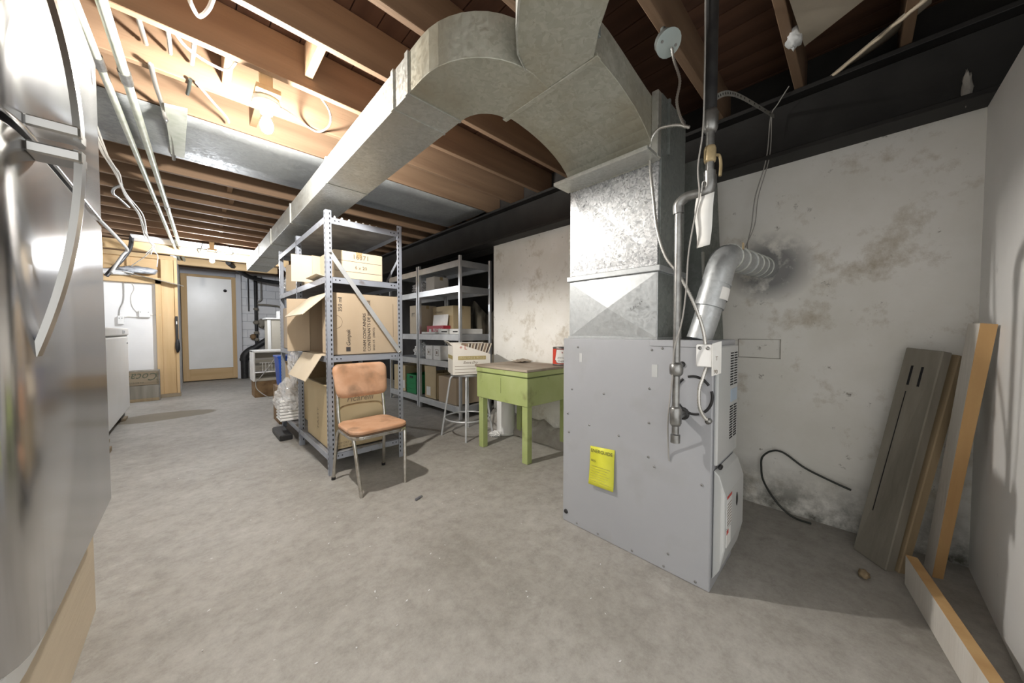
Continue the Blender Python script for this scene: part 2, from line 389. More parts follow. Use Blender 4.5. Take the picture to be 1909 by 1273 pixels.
# soffit band of plaster on the side wall (drops behind the beam)
wb = struct('wall_back', MB().box(-.3, 3.5, 10.66, 10.9, 0, 2.8), 'mortar', 'white painted concrete block wall at the far end', 'wall')
bh, bw = .2, .4
row = 0; z = .0
blk = None
while z < 2.6:
    x = .82 - (.2 if row % 2 else 0)
    while x < 3.0:
        if blk is None:
            blk = MB().box(.006, bw - .006, -.02, .004, .006, bh - .006).build('block', 'block', wb, .004)
            o = blk
        else:
            o = blk.copy(); COL.objects.link(o); o.parent = wb
        o.location = (x, 10.66, z)
        x += bw
    z += bh; row += 1

# ceiling: subfloor planks, joists, solid blocking
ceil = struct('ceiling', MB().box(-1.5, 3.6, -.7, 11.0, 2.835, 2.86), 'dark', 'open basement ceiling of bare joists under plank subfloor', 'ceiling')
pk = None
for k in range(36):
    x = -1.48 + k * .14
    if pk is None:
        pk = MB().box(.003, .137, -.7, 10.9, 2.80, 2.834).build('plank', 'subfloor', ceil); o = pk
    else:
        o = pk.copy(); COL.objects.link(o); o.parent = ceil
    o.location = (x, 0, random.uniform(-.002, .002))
js = None
JY = [2.24 + .4 * k for k in range(-7, 21)]
for k, y in enumerate(JY):
    if js is None:
        js = MB().box(-1.4, 2.74, 0, .04, 2.56, 2.799).build('joist', 'joist', ceil, .003); o = js
    else:
        o = js.copy(); COL.objects.link(o); o.parent = ceil
    o.location = (random.uniform(-.01, .01), y, random.uniform(-.004, .004))
bk = None
for x, y in [(.16, 2.28), (.33, 2.68), (.5, 1.88), (.30, 4.28), (.34, 4.68), (.30, 5.08), (.33, 5.48), (.31, 5.88), (.33, 6.28), (.3, 6.68), (-.7, 2.28), (-.6, 3.88)]:
    if bk is None:
        bk = MB().box(0, .04, .002, .358, 2.62, 2.79).build('blocking', 'joist_far', ceil, .002); o = bk
    else:
        o = bk.copy(); COL.objects.link(o); o.parent = ceil
    o.location = (x, y, 0)

# steel beam over the side wall
bm = MB(); bm.box(2.55, 2.72, -.62, 10.6, 2.20, 2.225); bm.box(2.625, 2.645, -.62, 10.6, 2.22, 2.53); bm.box(2.55, 2.72, -.62, 10.6, 2.53, 2.555)
ob = struct('trim_1', bm, 'beam', 'black steel beam carrying the joists along the right wall', 'beam', .003)
struct('trim_2', MB().box(2.74, 2.95, -.6, 10.6, 2.2, 2.83).box(-.2, 2.95, -.66, -.6, 2.2, 2.83), 'dark', 'dark timber rim above the wall and beam, with an added light-blocking strip', 'rim')  # second box is added over the front wall to stop outside light leaking in
# crumbling footing along the foot of the side wall
ft = MB(); vs = []; ny = 30
for i in range(ny + 1):
    y = 1.25 + i * 1.85 / ny
    n1 = noise.noise(Vector((y * 3.1, 0, 0))); n2 = noise.noise(Vector((y * 7.3, 2, 0)))
    for dx, z_ in ((0, .30), (-.04, .285), (-.09, .20), (-.12, .10), (-.15, .0)):
        k = 1 + .35 * n1 + .2 * n2
        vs.append((2.71 + dx * k, y, max(0, z_ * (.62 + .5 * n1 + .12 * noise.noise(Vector((y * 9, dx * 20, 1)))))))
ft.add(vs, [(i * 5 + k, i * 5 + k + 1, (i + 1) * 5 + k + 1, (i + 1) * 5 + k) for i in range(ny) for k in range(4)])
fo = struct('baseboard_right', ft, 'concrete_lump', 'rough crumbling concrete footing under the side wall', 'footing')
# hairline crack panel: mortared-up square patch on the wall
p = MB(); p.box(2.694, 2.70, .33, .335, .975, 1.10); p.box(2.694, 2.70, .555, .56, .975, 1.10); p.box(2.694, 2.70, .33, .56, .975, .979); p.box(2.694, 2.70, .33, .56, 1.097, 1.10)
pw = p.build('patch_outline', 'concrete_lump', bpy.data.objects['wall_right'])

# ---------------- far end: door, partition
d = thing('door_1', 'tall white panelled door in a pine frame at the far end', 'door', (.33, 10.5, 0)); d['kind'] = 'structure'
MB().box(-.15, -.03, 10.5, 10.62, .02, 2.46).build('door_stile', 'pine', d, .004)
MB().box(.71, .80, 10.5, 10.62, .02, 2.46).build('door_stile', 'pine', d, .004)
MB().box(-.03, .71, 10.5, 10.62, 2.39, 2.46).build('door_rail', 'pine_x', d, .004)
MB().box(-.03, .71, 10.5, 10.62, .02, .30).build('door_rail', 'pine_x', d, .004)
MB().box(-.05, .72, 10.485, 10.515, .29, 2.40).build('door_panel', 'white', d, .002)
MB().lathe([(0, -.05), (.03, -.05), (.034, -.03), (.015, -.02), (.015, 0)], (.60, 10.487, 2.12), 16, 'y').build('knob', 'black', d)
struct('wall_passage', MB().box(-.24, -.16, 8.46, 10.66, 0, 2.6), 'drywall', 'short white return wall beside the far door', 'wall')
struct('trim_3', MB().box(.80, .90, 10.5, 10.64, 0, 2.55), 'mortar', 'grey painted jamb strip beside the far door', 'trim')

pa = thing('partition_wall', 'pine framed partition with white board infill behind the freezer', 'partition', (-.8, 8.4, 0)); pa['kind'] = 'structure'
MB().box(-1.36, -.40, 8.45, 8.47, .0, 2.0).build('board_infill', 'drywall', pa)
MB().box(-.43, -.36, 8.36, 8.45, .06, 2.05).build('stud', 'pine', pa, .003)
MB().box(-.36, -.20, 8.38, 8.42, .06, 2.45).build('stud', 'pine', pa, .003)
MB().box(-.20, -.16, 8.36, 8.46, .0, 2.45).build('stud', 'pine', pa, .003)
MB().box(-1.36, -.36, 8.36, 8.46, 1.97, 2.07).build('header', 'pine_x', pa, .003)
MB().box(-1.36, -.20, 8.36, 8.46, 2.40, 2.47).build('header', 'pine_x', pa, .003)
MB().box(-1.36, -.36, 8.47, 8.485, 2.07, 2.42).build('backing_panel', 'pine_x', pa, .002)
MB().box(-.75, -.71, 8.43, 8.47, 2.07, 2.41).build('cripple_stud', 'pine', pa, .002)
MB().box(-.43, -.15, 8.34, 8.47, .0, .06).build('sole_plate', 'oldwood', pa, .003)

# far header joist, blown insulation strip, dark sagging pipe run
struct('trim_4', MB().box(-1.3, 1.4, 7.72, 7.80, 2.40, 2.54).box(-1.3, 1.4, 8.9, 9.0, 2.42, 2.56), 'pine_x', 'bare pine header under the far joists by the bulb', 'header', .004)

# ================================================================== HEATING
# --- furnace
fx0, fx1, fy0, fy1, fz = 1.615, 1.985, .42, 1.225, 1.11
F = thing('furnace', 'grey sheet metal gas furnace standing on the concrete floor', 'furnace', (1.80, .82, 0))
MB().box(fx0, fx1, fy0 + .004, fy1, .0, fz).build('cabinet', 'furnace', F, .004)
MB().box(fx0 - .004, fx0, .437, .70, fz - .03, fz - .001).build('seam_strip', 'furnace', F, .001)
fd = MB(); fd.box(1.635, 1.975, fy0 - .012, fy0 + .006, .56, 1.085)
up = fd.build('upper_door', 'furnace2', F, .006)
lo = MB(); lo.prism([(fy0 + .002, .05), (fy0 - .025, .10), (fy0 - .045, .20), (fy0 - .045, .44), (fy0 - .02, .52), (fy0 + .002, .54)], 'x', 1.64, 1.972)
low = lo.build('lower_door', 'furnace2', F, .004)
lv = MB()
for g0, g1 in ((.64, .80), (.895, 1.05)):
    for cx in (1.855, 1.925):
        k = g0
        while k < g1:
            lv.box(cx - .025, cx + .025, fy0 - .0135, fy0 - .0115, k, k + .006); k += .0125
stuff(lv.build('louvre_slots', 'hole', up))
MB().box(1.84, 1.955, fy0 - .014, fy0 - .011, .815, .875).build('rating_plate', 'bluelabel', up)
lb = MB().box(1.66, 1.74, fy0 - .047, fy0 - .0445, .29, .43).build('warning_label', 'label', low)
MB().box(1.66, 1.74, fy0 - .0475, fy0 - .0465, .418, .43).build('label_band', 'redmark', lb)
lb2 = MB().box(1.66, 1.73, fy0 - .047, fy0 - .0445, .205, .28).build('warning_label', 'whitep', low)
MB().box(1.66, 1.69, fy0 - .0475, fy0 - .0465, .262, .28).build('label_band', 'redmark', lb2)
ln = MB()
for k in range(8): ln.box(1.665, 1.735, fy0 - .0476, fy0 - .0466, .30 + k * .013, .303 + k * .013)
stuff(ln.build('label_print', 'inkfaint', lb))
MB().blob((1.84, fy0 - .045, .36), .012, .004, .03, .3, 6, 12, 8).build('latch', 'black', low)
MB().blob((1.68, fy0 - .015, .548), .02, .008, .012, .2, 5, 12, 8).build('door_clip', 'black', low)
# screws, knock-outs on the side panel
sc = None
for y, z_ in [(1.12, 1.06), (.69, 1.06), (.64, 1.07), (.70, .87), (.95, .81), (1.16, .81), (.70, .70), (1.19, .66), (1.04, .62), (.86, .60), (.70, .53), (.67, .49), (1.18, .55), (.46, .47), (1.12, .02), (.98, .02), (.78, .02), (.62, .02), (.48, .02), (.6, .09)]:
    if sc is None:
        sc = MB().lathe([(0, -.004), (.005, -.0035), (.006, 0)], (0, 0, 0), 8, 'x').build('screw', 'steel', F, local=True); o = sc
    else:
        o = sc.copy(); COL.objects.link(o); o.parent = F
    o.location = (fx0 - 1.80, y - .82, z_)
for y, z_, w_, h_ in [(1.10, 1.0, .018, .05), (.675, .96, .028, .06)]:
    MB().box(fx0 - .0015, fx0 + .001, y - w_ / 2, y + w_ / 2, z_ - h_ / 2, z_ + h_ / 2).build('knockout', 'furnace2', F)
for (y, z_, r_) in [(1.20, .06, .014), (.55, 1.0, .014), (.545, .775, .03)]:
    MB().lathe([(0, -.006), (r_ * .8, -.006), (r_, 0)], (fx0, y, z_), 16, 'x').build('grommet', 'black', F)
# slotted vent ring (four dark arcs)
for a0 in (20, 110, 200, 290):
    pts = [(fx0 - .001, .50 + .075 * math.cos(R(a0 + t)), .865 + .085 * math.sin(R(a0 + t))) for t in range(-38, 39, 6)]
    MB().tube(pts, .006, 6).build('vent_slot', 'black', F)
# yellow energy guide sheet, stuck on, lower edge lifting
eg = MB(); rows = 8
pv = []
for i in range(rows + 1):
    t = i / rows; dz = .505 - t * .21; off = .004 + .018 * t * t
    pv.append(((fx0 - off, 1.03, dz), (fx0 - off - .004 * math.sin(t * 5), .88, dz + .012 - .012 * t)))
vs = [v for pr in pv for v in pr]; eg.add(vs, [(2 * i, 2 * i + 2, 2 * i + 3, 2 * i + 1) for i in range(rows)], True)
EG = eg.build('paper_label', 'yellow', None)
sol = EG.modifiers.new('solid', 'SOLIDIFY'); sol.thickness = .0015
tag(EG, 'yellow energy rating sheet stuck on the side of the furnace', 'label')
text('ENERGUIDE', .132, 'ink', EG, (fx0 - .0075, 1.022, .475), (0, -1, 0.03), (0, 0, 1), name='lettering', maxh=.02)
text('88.5', .028, 'ink', EG, (fx0 - .013, 1.018, .425), (0, -1, 0), (0, 0, 1))
pl = MB()
for k in range(7): pl.box(fx0 - .0125 - .0026 * k, fx0 - .012 - .0026 * k, .90 + .01 * (k % 3), 1.017, .40 - k * .013, .4012 - k * .013)
stuff(pl.build('fine_print', 'inkfaint', EG))

# --- coil box with pressed X, spangled plenum, takeoff
C = thing('coil_box', 'galvanised square duct base with pressed X on top of the furnace', 'duct', (1.80, .95, fz))
MB().box(1.64, 1.97, .675, 1.20, fz, 1.445).build('casing', 'galv_new', C, .002)
# cross-broken face: a shallow pyramid pressed out of the sheet
cx, cz = .9375, 1.278
MB().add([(1.639, 1.195, fz + .012), (1.639, .68, fz + .012), (1.639, .68, 1.44), (1.639, 1.195, 1.44), (1.621, cx, cz)],
         [(0, 1, 4), (1, 2, 4), (2, 3, 4), (3, 0, 4)]).build('pressed_face', 'galv_new', C)
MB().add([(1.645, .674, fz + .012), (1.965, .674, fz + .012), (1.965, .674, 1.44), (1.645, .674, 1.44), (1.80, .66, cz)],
         [(0, 1, 4), (1, 2, 4), (2, 3, 4), (3, 0, 4)]).build('pressed_face', 'galv_dark', C)  # near face in darker zinc: its shade is put into the colour
MB().box(1.628, 1.982, .662, 1.213, 1.445, 1.475).build('standing_flange', 'galv_new', C, .003)
MB().box(1.632, 1.64, .672, 1.203, fz, fz + .012).build('base_flange', 'galv_new', C, .001)
text('1-BSC47', .075, 'ink', C, (1.616, .80, 1.255), (0, -1, .55), (0, .5, 1), shear=.3)
Pn = thing('supply_plenum', 'spangled galvanised upright plenum above the coil box', 'duct', (1.80, .95, 1.475))
MB().box(1.642, 1.97, .68, 1.20, 1.475, 2.30).build('casing', 'spangle', Pn, .002)
MB().box(1.655, 1.972, .672, .6805, 1.476, 2.30).build('shaded_side_sheet', 'galv_dark', Pn, .001)  # dark overlay that paints the shade on the plenum's near face
MB().box(1.72, 1.735, .660, .672, 2.03, 2.30).build('drive_cleat', 'galv_dark', Pn, .001)
MB().add([(1.641, 1.195, 2.0), (1.641, .685, 1.5), (1.641, 1.195, 1.5), (1.634, 1.06, 1.66)], [(0, 1, 3), (1, 2, 3), (2, 0, 3)]).build('pressed_face', 'spangle', Pn)
# takeoff transition: throat curve below, heel above
T = thing('duct_takeoff', 'curved galvanised takeoff elbow leaving the plenum towards the ceiling', 'duct', (1.35, .94, 2.0))
thr = [(1.11 + .528 * math.cos(R(a)), 1.97 + .215 * math.sin(R(a))) for a in range(0, 91, 9)]
heel = [(1.11, 2.335), (1.2, 2.333), (1.30, 2.32), (1.42, 2.30), (1.55, 2.28), (1.638, 2.27)]
tk = MB(); tk.prism(thr + heel, 'y', .70, 1.19)
tk.build('elbow_body', 'galv_old', T, .002)
fl = MB(); fl.box(1.50, 1.641, .672, 1.215, 1.975, 1.995); fl.box(1.60, 1.641, .668, .70, 1.98, 2.29)
fl.build('collar_flange', 'galv', T, .003)
MB().box(1.10, 1.125, .685, 1.205, 2.168, 2.182).build('seam_lip', 'galv_old', T, .002)
# horizontal split elbows
D = thing('main_duct', 'long rectangular galvanised duct running under the joists to the far end', 'duct', (.83, 3.5, 2.17))
arc_out = [(1.0 - .31 * math.cos(R(a)), 1.24 - .33 * math.sin(R(a))) for a in range(0, 91, 9)]
arc_in = [(1.11 - .145 * math.sin(R(a)) , 1.345 - .155 * math.cos(R(a))) for a in range(0, 91, 10)]
poly = [(.69, 1.35)] + arc_out + [(1.11, .92), (1.11, 1.19)] + arc_in[1:] + [(.965, 1.35)]
MB().prism(poly, 'z', 2.17, 2.34).build('turn_elbow', 'galv_old', D, .002)
ys = [1.345, 1.50, 2.55, 3.7, 4.75, 5.7, 6.45, 7.1]
for a, b in zip(ys[:-1], ys[1:]):
    MB().box(.69, .965, a, b - .004, 2.17, 2.34).build('duct_section', 'galv', D, .002)
for y in ys[1:-1] + [1.36]:
    c = MB(); c.box(.683, .692, y - .014, y + .014, 2.165, 2.345); c.build('drive_cleat', 'galv', D, .001)
    MB().box(.69, .965, y - .006, y + .006, 2.166, 2.171).build('slip_seam', 'galv', D)
B = thing('branch_duct', 'short galvanised branch elbow turning overhead towards the right of the main duct', 'duct', (.9, .6, 2.17))
left = [(1.10, .93), (.96, .918), (.885, .885), (.82, .825), (.75, .745), (.69, .64), (.65, .5), (.63, .3), (.63, -.1)]
right = [(.88, -.1), (.88, .3), (.90, .42), (.94, .54), (1.02, .63), (1.10, .70)]
MB().prism(left + right, 'z', 2.172, 2.345).build('branch_elbow', 'galv_old', B, .002)
MB().prism([(p[0] - .006, p[1]) for p in left[1:]] + [(p[0] + .004, p[1]) for p in left[1:][::-1]], 'z', 2.165, 2.36).build('edge_seam', 'galv', B)
MB().box(1.04, 1.075, .655, .67, 2.20, 2.27).build('bent_tab', 'galv_dark', B, .002)

# --- return air drop between furnace and wall
RD = thing('return_duct', 'dull dark return air duct standing between furnace and plaster wall', 'duct', (2.40, .85, 0))
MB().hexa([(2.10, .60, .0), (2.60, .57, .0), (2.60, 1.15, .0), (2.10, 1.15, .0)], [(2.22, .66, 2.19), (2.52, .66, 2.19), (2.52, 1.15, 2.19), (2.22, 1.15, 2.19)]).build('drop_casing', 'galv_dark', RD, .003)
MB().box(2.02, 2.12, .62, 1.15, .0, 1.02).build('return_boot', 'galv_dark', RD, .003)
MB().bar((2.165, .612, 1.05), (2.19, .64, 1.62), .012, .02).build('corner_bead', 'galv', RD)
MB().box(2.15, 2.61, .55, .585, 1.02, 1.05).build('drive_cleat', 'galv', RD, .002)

# --- flue
FL = thing('flue_pipe', 'shiny galvanised flue pipe rising from the furnace and bending into the wall', 'pipe', (1.76, .51, fz))
pth = [(1.74, .52, fz), (1.765, .495, 1.22), (1.785, .475, 1.33)]
MB().tube(pth, .054, 24).build('lower_pipe', 'galv_new', FL)
pth2 = [(1.775, .485, 1.285), (1.80, .463, 1.40), (1.82, .455, 1.455), (1.86, .45, 1.50), (1.92, .446, 1.518)]
MB().tube(smooth_path(pth2, 4), .062, 24).build('elbow', 'galv_new', FL)
MB().tube([(1.91, .447, 1.516), (2.2, .435, 1.53)], .060, 24).build('wall_pipe', 'galv_new', FL)
MB().tube([(2.2, .435, 1.53), (2.72, .412, 1.56)], .063, 24, rf=None).build('wall_pipe', 'galv_new', FL)
for t in (1.915, 2.05, 2.2, 2.32, 2.44, 2.56):
    q = (t - 1.91) / .8
    MB().tube([(t, .447 - .035 * q, 1.516 + .044 * q), (t + .012, .447 - .0355 * q, 1.517 + .044 * q)], .067, 24).build('crimp_ring', 'galv', FL)
MB().tube([(1.771, .489, 1.265), (1.776, .484, 1.288)], .064, 24).build('crimp_ring', 'galv_new', FL)
MB().tube([(1.794, .468, 1.37), (1.797, .466, 1.382)], .064, 24).build('crimp_ring', 'galv_new', FL)
lbm = MB().tube([(1.783, .478, 1.30), (1.792, .470, 1.355)], .0628, 24, caps=False).build('sticker', 'paper', FL)
MB().box(1.90, 1.925, .382, .386, 1.545, 1.575).build('tape_patch', 'tape', FL)

# --- gas line
G = thing('gas_pipe', 'steel gas pipe dropping from the ceiling beside the furnace with drip leg', 'pipe', (1.53, .545, .66))
gx, gy = 1.53, .545
MB().cyl((gx, gy, .70), (gx, gy, 1.71), .015, 14).build('riser', 'steel', G)
MB().cyl((gx, gy, .66), (gx, gy, .695), .020, 14).build('drip_cap', 'steel', G)
MB().lathe([(0, .735), (.019, .735), (.024, .745), (.024, .81), (.019, .82), (0, .82)], (gx, gy, 0), 16).build('tee', 'steel', G)
MB().cyl((gx, gy, .775), (fx0 + .01, gy, .775), .017, 14).build('branch_nipple', 'steel', G)
MB().lathe([(0, .955), (.018, .955), (.027, .965), (.029, .985), (.027, 1.005), (.018, 1.015), (0, 1.015)], (gx, gy, 0), 12).build('union', 'steel', G)
MB().tube(smooth_path([(gx, gy, 1.66), (gx, gy, 1.70), (gx, gy - .03, 1.722), (gx, gy - .07, 1.722)], 4), .021, 14).build('elbow', 'steel', G)
MB().tube(smooth_path([(gx, gy - .05, 1.722), (gx, gy - .10, 1.722), (gx, gy - .118, 1.74), (gx, gy - .118, 1.80)], 4), .022, 14).build('elbow', 'steel', G)
yy = gy - .118
MB().cyl((gx, yy, 1.78), (gx, yy, 2.0), .016, 14).build('riser', 'steel', G)
MB().lathe([(0, 1.835), (.019, 1.835), (.022, 1.845), (.022, 1.89), (.019, 1.90), (0, 1.90)], (gx, yy, 0), 10).build('valve_body', 'brass', G)
MB().tube(smooth_path([(gx + .02, yy - .01, 1.87), (gx + .05, yy - .02, 1.875), (gx + .055, yy - .025, 1.84), (gx + .048, yy - .025, 1.79)], 4), .006, 8).build('valve_lever', 'brass', G)
MB().lathe([(0, 1.955), (.020, 1.955), (.027, 1.97), (.028, 2.03), (.022, 2.045), (0, 2.045)], (gx, yy, 0), 14).build('reducer', 'steel', G)
MB().cyl((gx, yy, 2.03), (gx, yy, 2.80), .022, 16).build('upper_pipe', 'blackpipe', G)
st = MB(); st.slab((gx + .0, yy - .028, 1.49), (gx + .0, yy + .03, 1.485), (0, .01, .0), .001)
# paper tag hanging from the gas elbow
tg = MB(); vs = []
for i in range(9):
    t = i / 8; vs += [(1.512 - .006 * math.sin(t * 6), .470 + .004 * math.sin(t * 5), 1.70 - t * .205), (1.508 - .006 * math.sin(t * 6 + .5), .402 + .014 * t, 1.705 - t * .205)]
tg.add(vs, [(2 * i, 2 * i + 2, 2 * i + 3, 2 * i + 1) for i in range(8)], True)
TG = tg.build('paper_tag', 'paper', None); TG.modifiers.new('s', 'SOLIDIFY').thickness = .001
tag(TG, 'curling white paper tag tied to the gas pipe elbow', 'tag')
MB().tube(smooth_path([(gx - .02, .45, 1.72), (gx - .026, .445, 1.755), (gx, .44, 1.76), (gx - .02, .452, 1.715), (gx - .02, .452, 1.69)], 4), .002, 6).build('tie_string', 'cablew', TG)
# pipe strap to the beam
ps = MB(); pp = smooth_path([(gx + .023, yy, 2.10), (1.78, .43, 2.235), (2.05, .42, 2.335), (2.56, .372, 2.45)], 6)
for a, b in zip(pp[:-1], pp[1:]): ps.bar(a, b, .003, .022)
PS = ps.build('hanger_strap', 'galv', None); tag(PS, 'perforated steel strap tying the black gas pipe to the beam', 'strap')
hl = MB()
for a in pp[1:-1]: hl.lathe([(0, -.003), (.005, -.003), (.005, .003), (0, .003)], (a.x, a.y - .0, a.z), 8, 'y')
stuff(hl.build('strap_holes', 'hole', PS))

def cable(name, pts, r, m, label, cat='cable', n=8, ridged=False, group=None, parent=None):
    P = smooth_path(pts, n)
    if ridged:
        L_ = [0]
        for a, b in zip(P[:-1], P[1:]): L_.append(L_[-1] + (b - a).length)
        N = max(24, int(L_[-1] / .0055)); Q = []; j = 0
        for k in range(N + 1):
            s_ = L_[-1] * k / N
            while j < len(L_) - 2 and L_[j + 1] < s_: j += 1
            t = (s_ - L_[j]) / max(1e-9, L_[j + 1] - L_[j]); Q.append(P[j].lerp(P[j + 1], min(1, t)))
        o = MB().tube(Q, r, 8, rf=lambda i, n_: r * (1.0 if i % 2 else .70)).build(name, m, parent)
    else:
        o = MB().tube(P, r, 6).build(name, m, parent)
    if label: tag(o, label, cat, group)
    return o
cable('armoured_cable', [(1.60, .53, 2.05), (1.60, .575, 2.08), (1.60, .62, 2.095), (1.60, .665, 2.10), (1.605, .70, 2.07), (1.61, .71, 1.98), (1.61, .69, 1.79), (1.60, .665, 1.63), (1.60, .625, 1.50), (1.60, .565, 1.41), (1.595, .505, 1.29), (1.59, .462, 1.17), (1.585, .447, 1.09)], .0085, 'armor', 'armoured cable looping down past the plenum to the switch box', ridged=True)
cable('armoured_cable', [(1.582, .44, 1.00), (1.572, .452, .95), (1.565, .463, .90), (1.57, .463, .83), (1.585, .45, .785), (1.60, .435, .765), (1.62, .432, .76)], .0085, 'armor', 'short armoured cable from the switch box into the furnace side', ridged=True)
cable('armoured_cable', [(1.585, .605, 2.43), (1.60, .60, 2.38), (1.605, .575, 2.28), (1.60, .585, 2.19), (1.60, .565, 2.10), (1.60, .545, 2.055)], .007, 'armor', 'thin armoured cable hanging from the round box cover by the plenum', ridged=True)
SB = thing('switch_box', 'white metal switch box with handwritten card at the furnace corner', 'switch box', (1.585, .44, 1.0))
MB().box(1.555, 1.598, .412, .475, 1.0, 1.095).build('box', 'whitep', SB, .004)
for y, z_ in ((.46, 1.08), (.43, 1.08)):
    MB().lathe([(0, -.006), (.006, -.005), (.008, 0)], (1.555, y, z_), 10, 'x').build('screw', 'steel', SB)
cd = MB().slab((1.548, .412, .965), (1.60, .392, .975), (0, 0, .135), .002).build('card', 'paper', SB)
text('90', .022, 'inkfaint', cd, (1.556, .4065, .975), (.93, -.36, 0), (0, 0, 1))
text('T', .014, 'inkfaint', cd, (1.565, .4035, 1.03), (.93, -.36, 0), (0, 0, 1))
MB().lathe([(.0, -.012), (.012, -.012), (.012, .012), (0, .012)], (1.603, .435, .762), 10, 'x').build('connector', 'steel', SB)
OB = thing('junction_box', 'round blue-grey junction box cover on the joist near the plenum', 'junction box', (1.585, .625, 2.44))
mx = MB(); q = Vector((-.35, -.55, -.76)).normalized()
c0 = Vector((1.575, .615, 2.45))
mx.cyl(c0 - q * .04, c0, .048, 16); mx.build('box', 'galv_dark', OB)
MB().cyl(c0, c0 + q * .004, .055, 20).build('cover', 'cover', OB)
for dx in (-.03, .03): MB().cyl(c0 + q * .003 + Vector((dx, -dx * .6, 0)), c0 + q * .007 + Vector((dx, -dx * .6, 0)), .006, 8).build('screw', 'steel', OB)
MB().cyl(c0 - q * .04, (1.61, .655, 2.56), .012, 8).build('stem', 'galv_dark', OB)
cable('thermostat_wire', [(1.50, .445, 2.56), (1.50, .443, 2.2), (1.50, .446, 1.965), (1.50, .462, 1.82), (1.50, .455, 1.71), (1.50, .469, 1.63), (1.50, .492, 1.48), (1.50, .50, 1.32), (1.50, .515, 1.19), (1.505, .546, 1.07), (1.51, .553, .96), (1.52, .57, .81), (1.55, .585, .72), (1.60, .60, .60), (1.612, .60, .54)], .0032, 'cableg', 'thin grey wire twisting down the gas pipe onto the furnace side')
cable('thermostat_wire', [(2.52, .30, 2.57), (2.53, .35, 2.50), (2.54, .385, 2.44), (2.56, .405, 2.21), (2.58, .46, 2.0), (2.6, .48, 1.83), (2.6, .50, 1.70), (2.60, .47, 1.62)], .003, 'cableg', 'thin grey wire hanging down the plaster wall to the flue', group='wall wires')
cable('thermostat_wire', [(2.54, .38, 2.45), (2.565, .39, 2.22), (2.585, .445, 2.0), (2.605, .465, 1.83), (2.60, .515, 1.69), (2.50, .52, 1.60)], .0025, 'cableg', 'second thin wire beside the grey wire on the plaster wall', group='wall wires')
cable('floor_cable', [(2.66, .0, .256), (2.655, .09, .285), (2.66, .20, .325), (2.66, .30, .39), (2.66, .36, .385), (2.66, .405, .335), (2.655, .41, .27), (2.65, .395, .18), (2.655, .33, .07), (2.64, .25, .012), (2.63, .16, .008)], .006, 'cabledk', 'stiff dark cable looping off the wall onto the floor by the furnace')

# ================================================================== LEFT SIDE: fridge, platform, freezer
RF = thing('refrigerator', 'stainless steel top-freezer refrigerator raised on a plywood base', 'refrigerator', (-.6, 1.6, .40))
MB().box(-1.0, -.312, 1.16, 2.06, .455, 2.19).build('body', 'fridgebody', RF, .006)
prof = [(-.31, 1.125), (-.295, 1.127), (-.275, 1.137), (-.262, 1.155), (-.254, 1.18), (-.249, 1.21), (-.246, 1.25), (-.245, 1.30), (-.245, 2.065), (-.25, 2.077), (-.262, 2.082), (-.31, 2.082)]
for nm, z0, z1 in (('fridge_door', .475, 1.565), ('freezer_door', 1.585, 2.185)):
    dr = MB(); dr.prism(prof, 'z', z0, z1, True); o = dr.build(nm, 'stainless', RF)
    b = o.modifiers.new('b', 'BEVEL'); b.width = .006; b.segments = 2; b.limit_method = 'ANGLE'; b.angle_limit = R(60)
    hb = MB(); N = 18; vs = []
    for i in range(N + 1):
        t = i / N
        z_ = (1.565 - t * .47) if nm == 'fridge_door' else (1.585 + t * .47)
        off = .072 * (1 - t ** 1.9)
        xc = -.245 + off
        th_ = .011
        vs += [(xc - th_, 1.245, z_), (xc, 1.25, z_), (xc + .003, 1.27, z_), (xc, 1.29, z_), (xc - th_, 1.295, z_)]
    fs = []
    for i in range(N):
        for k in range(5): fs.append((i * 5 + k, i * 5 + (k + 1) % 5, (i + 1) * 5 + (k + 1) % 5, (i + 1) * 5 + k))
    fs += [(4, 3, 2, 1, 0), tuple(N * 5 + k for k in range(5))]
    hb.add(vs, fs); hd = hb.build('handle', 'handle', o)
    zz = (1.535, 1.56) if nm == 'fridge_door' else (1.59, 1.615)
    MB().box(-.248, -.172, 1.235, 1.30, *zz).build('handle_bracket', 'handle', o, .004)
MB().box(-.33, -.30, 1.15, 2.06, 1.56, 1.59).build('door_gasket', 'black', RF)
MB().box(-.33, -.30, 1.15, 2.06, .45, .48).build('door_gasket', 'black', RF)
MB().prism([(p[0] - .03, p[1]) for p in prof], 'z', .40, .455).build('kick_plate', 'whitep', RF, .003)
MB().box(-.33, -.27, 1.98, 2.09, 2.186, 2.21).build('hinge_cover', 'fridgebody', RF, .006)
MB().lathe([(0, 0), (.03, 0), (.03, .002), (0, .004)], (-.245, 2.0, 2.10), 20, 'x').build('badge', 'whitep', RF)
MB().box(-.40, -.28, 1.97, 2.05, .385, .46).build('foot', 'black', RF, .004)
MB().box(-.40, -.30, 1.18, 1.28, .385, .46).build('foot', 'black', RF, .004)
PB = thing('plywood_base', 'raw plywood platform under the stainless refrigerator', 'platform', (-.6, 1.5, 0))
MB().box(-.325, -.307, .75, 2.16, .0, .383).build('front_panel', 'ply', PB, .002)
MB().box(-1.0, -.325, 2.142, 2.16, .0, .383).build('end_panel', 'ply', PB, .002)
MB().box(-1.0, -.325, .75, .768, .0, .383).build('end_panel', 'ply', PB, .002)
MB().box(-1.0, -.325, .77, 2.14, .355, .383).build('deck', 'ply', PB, .002)

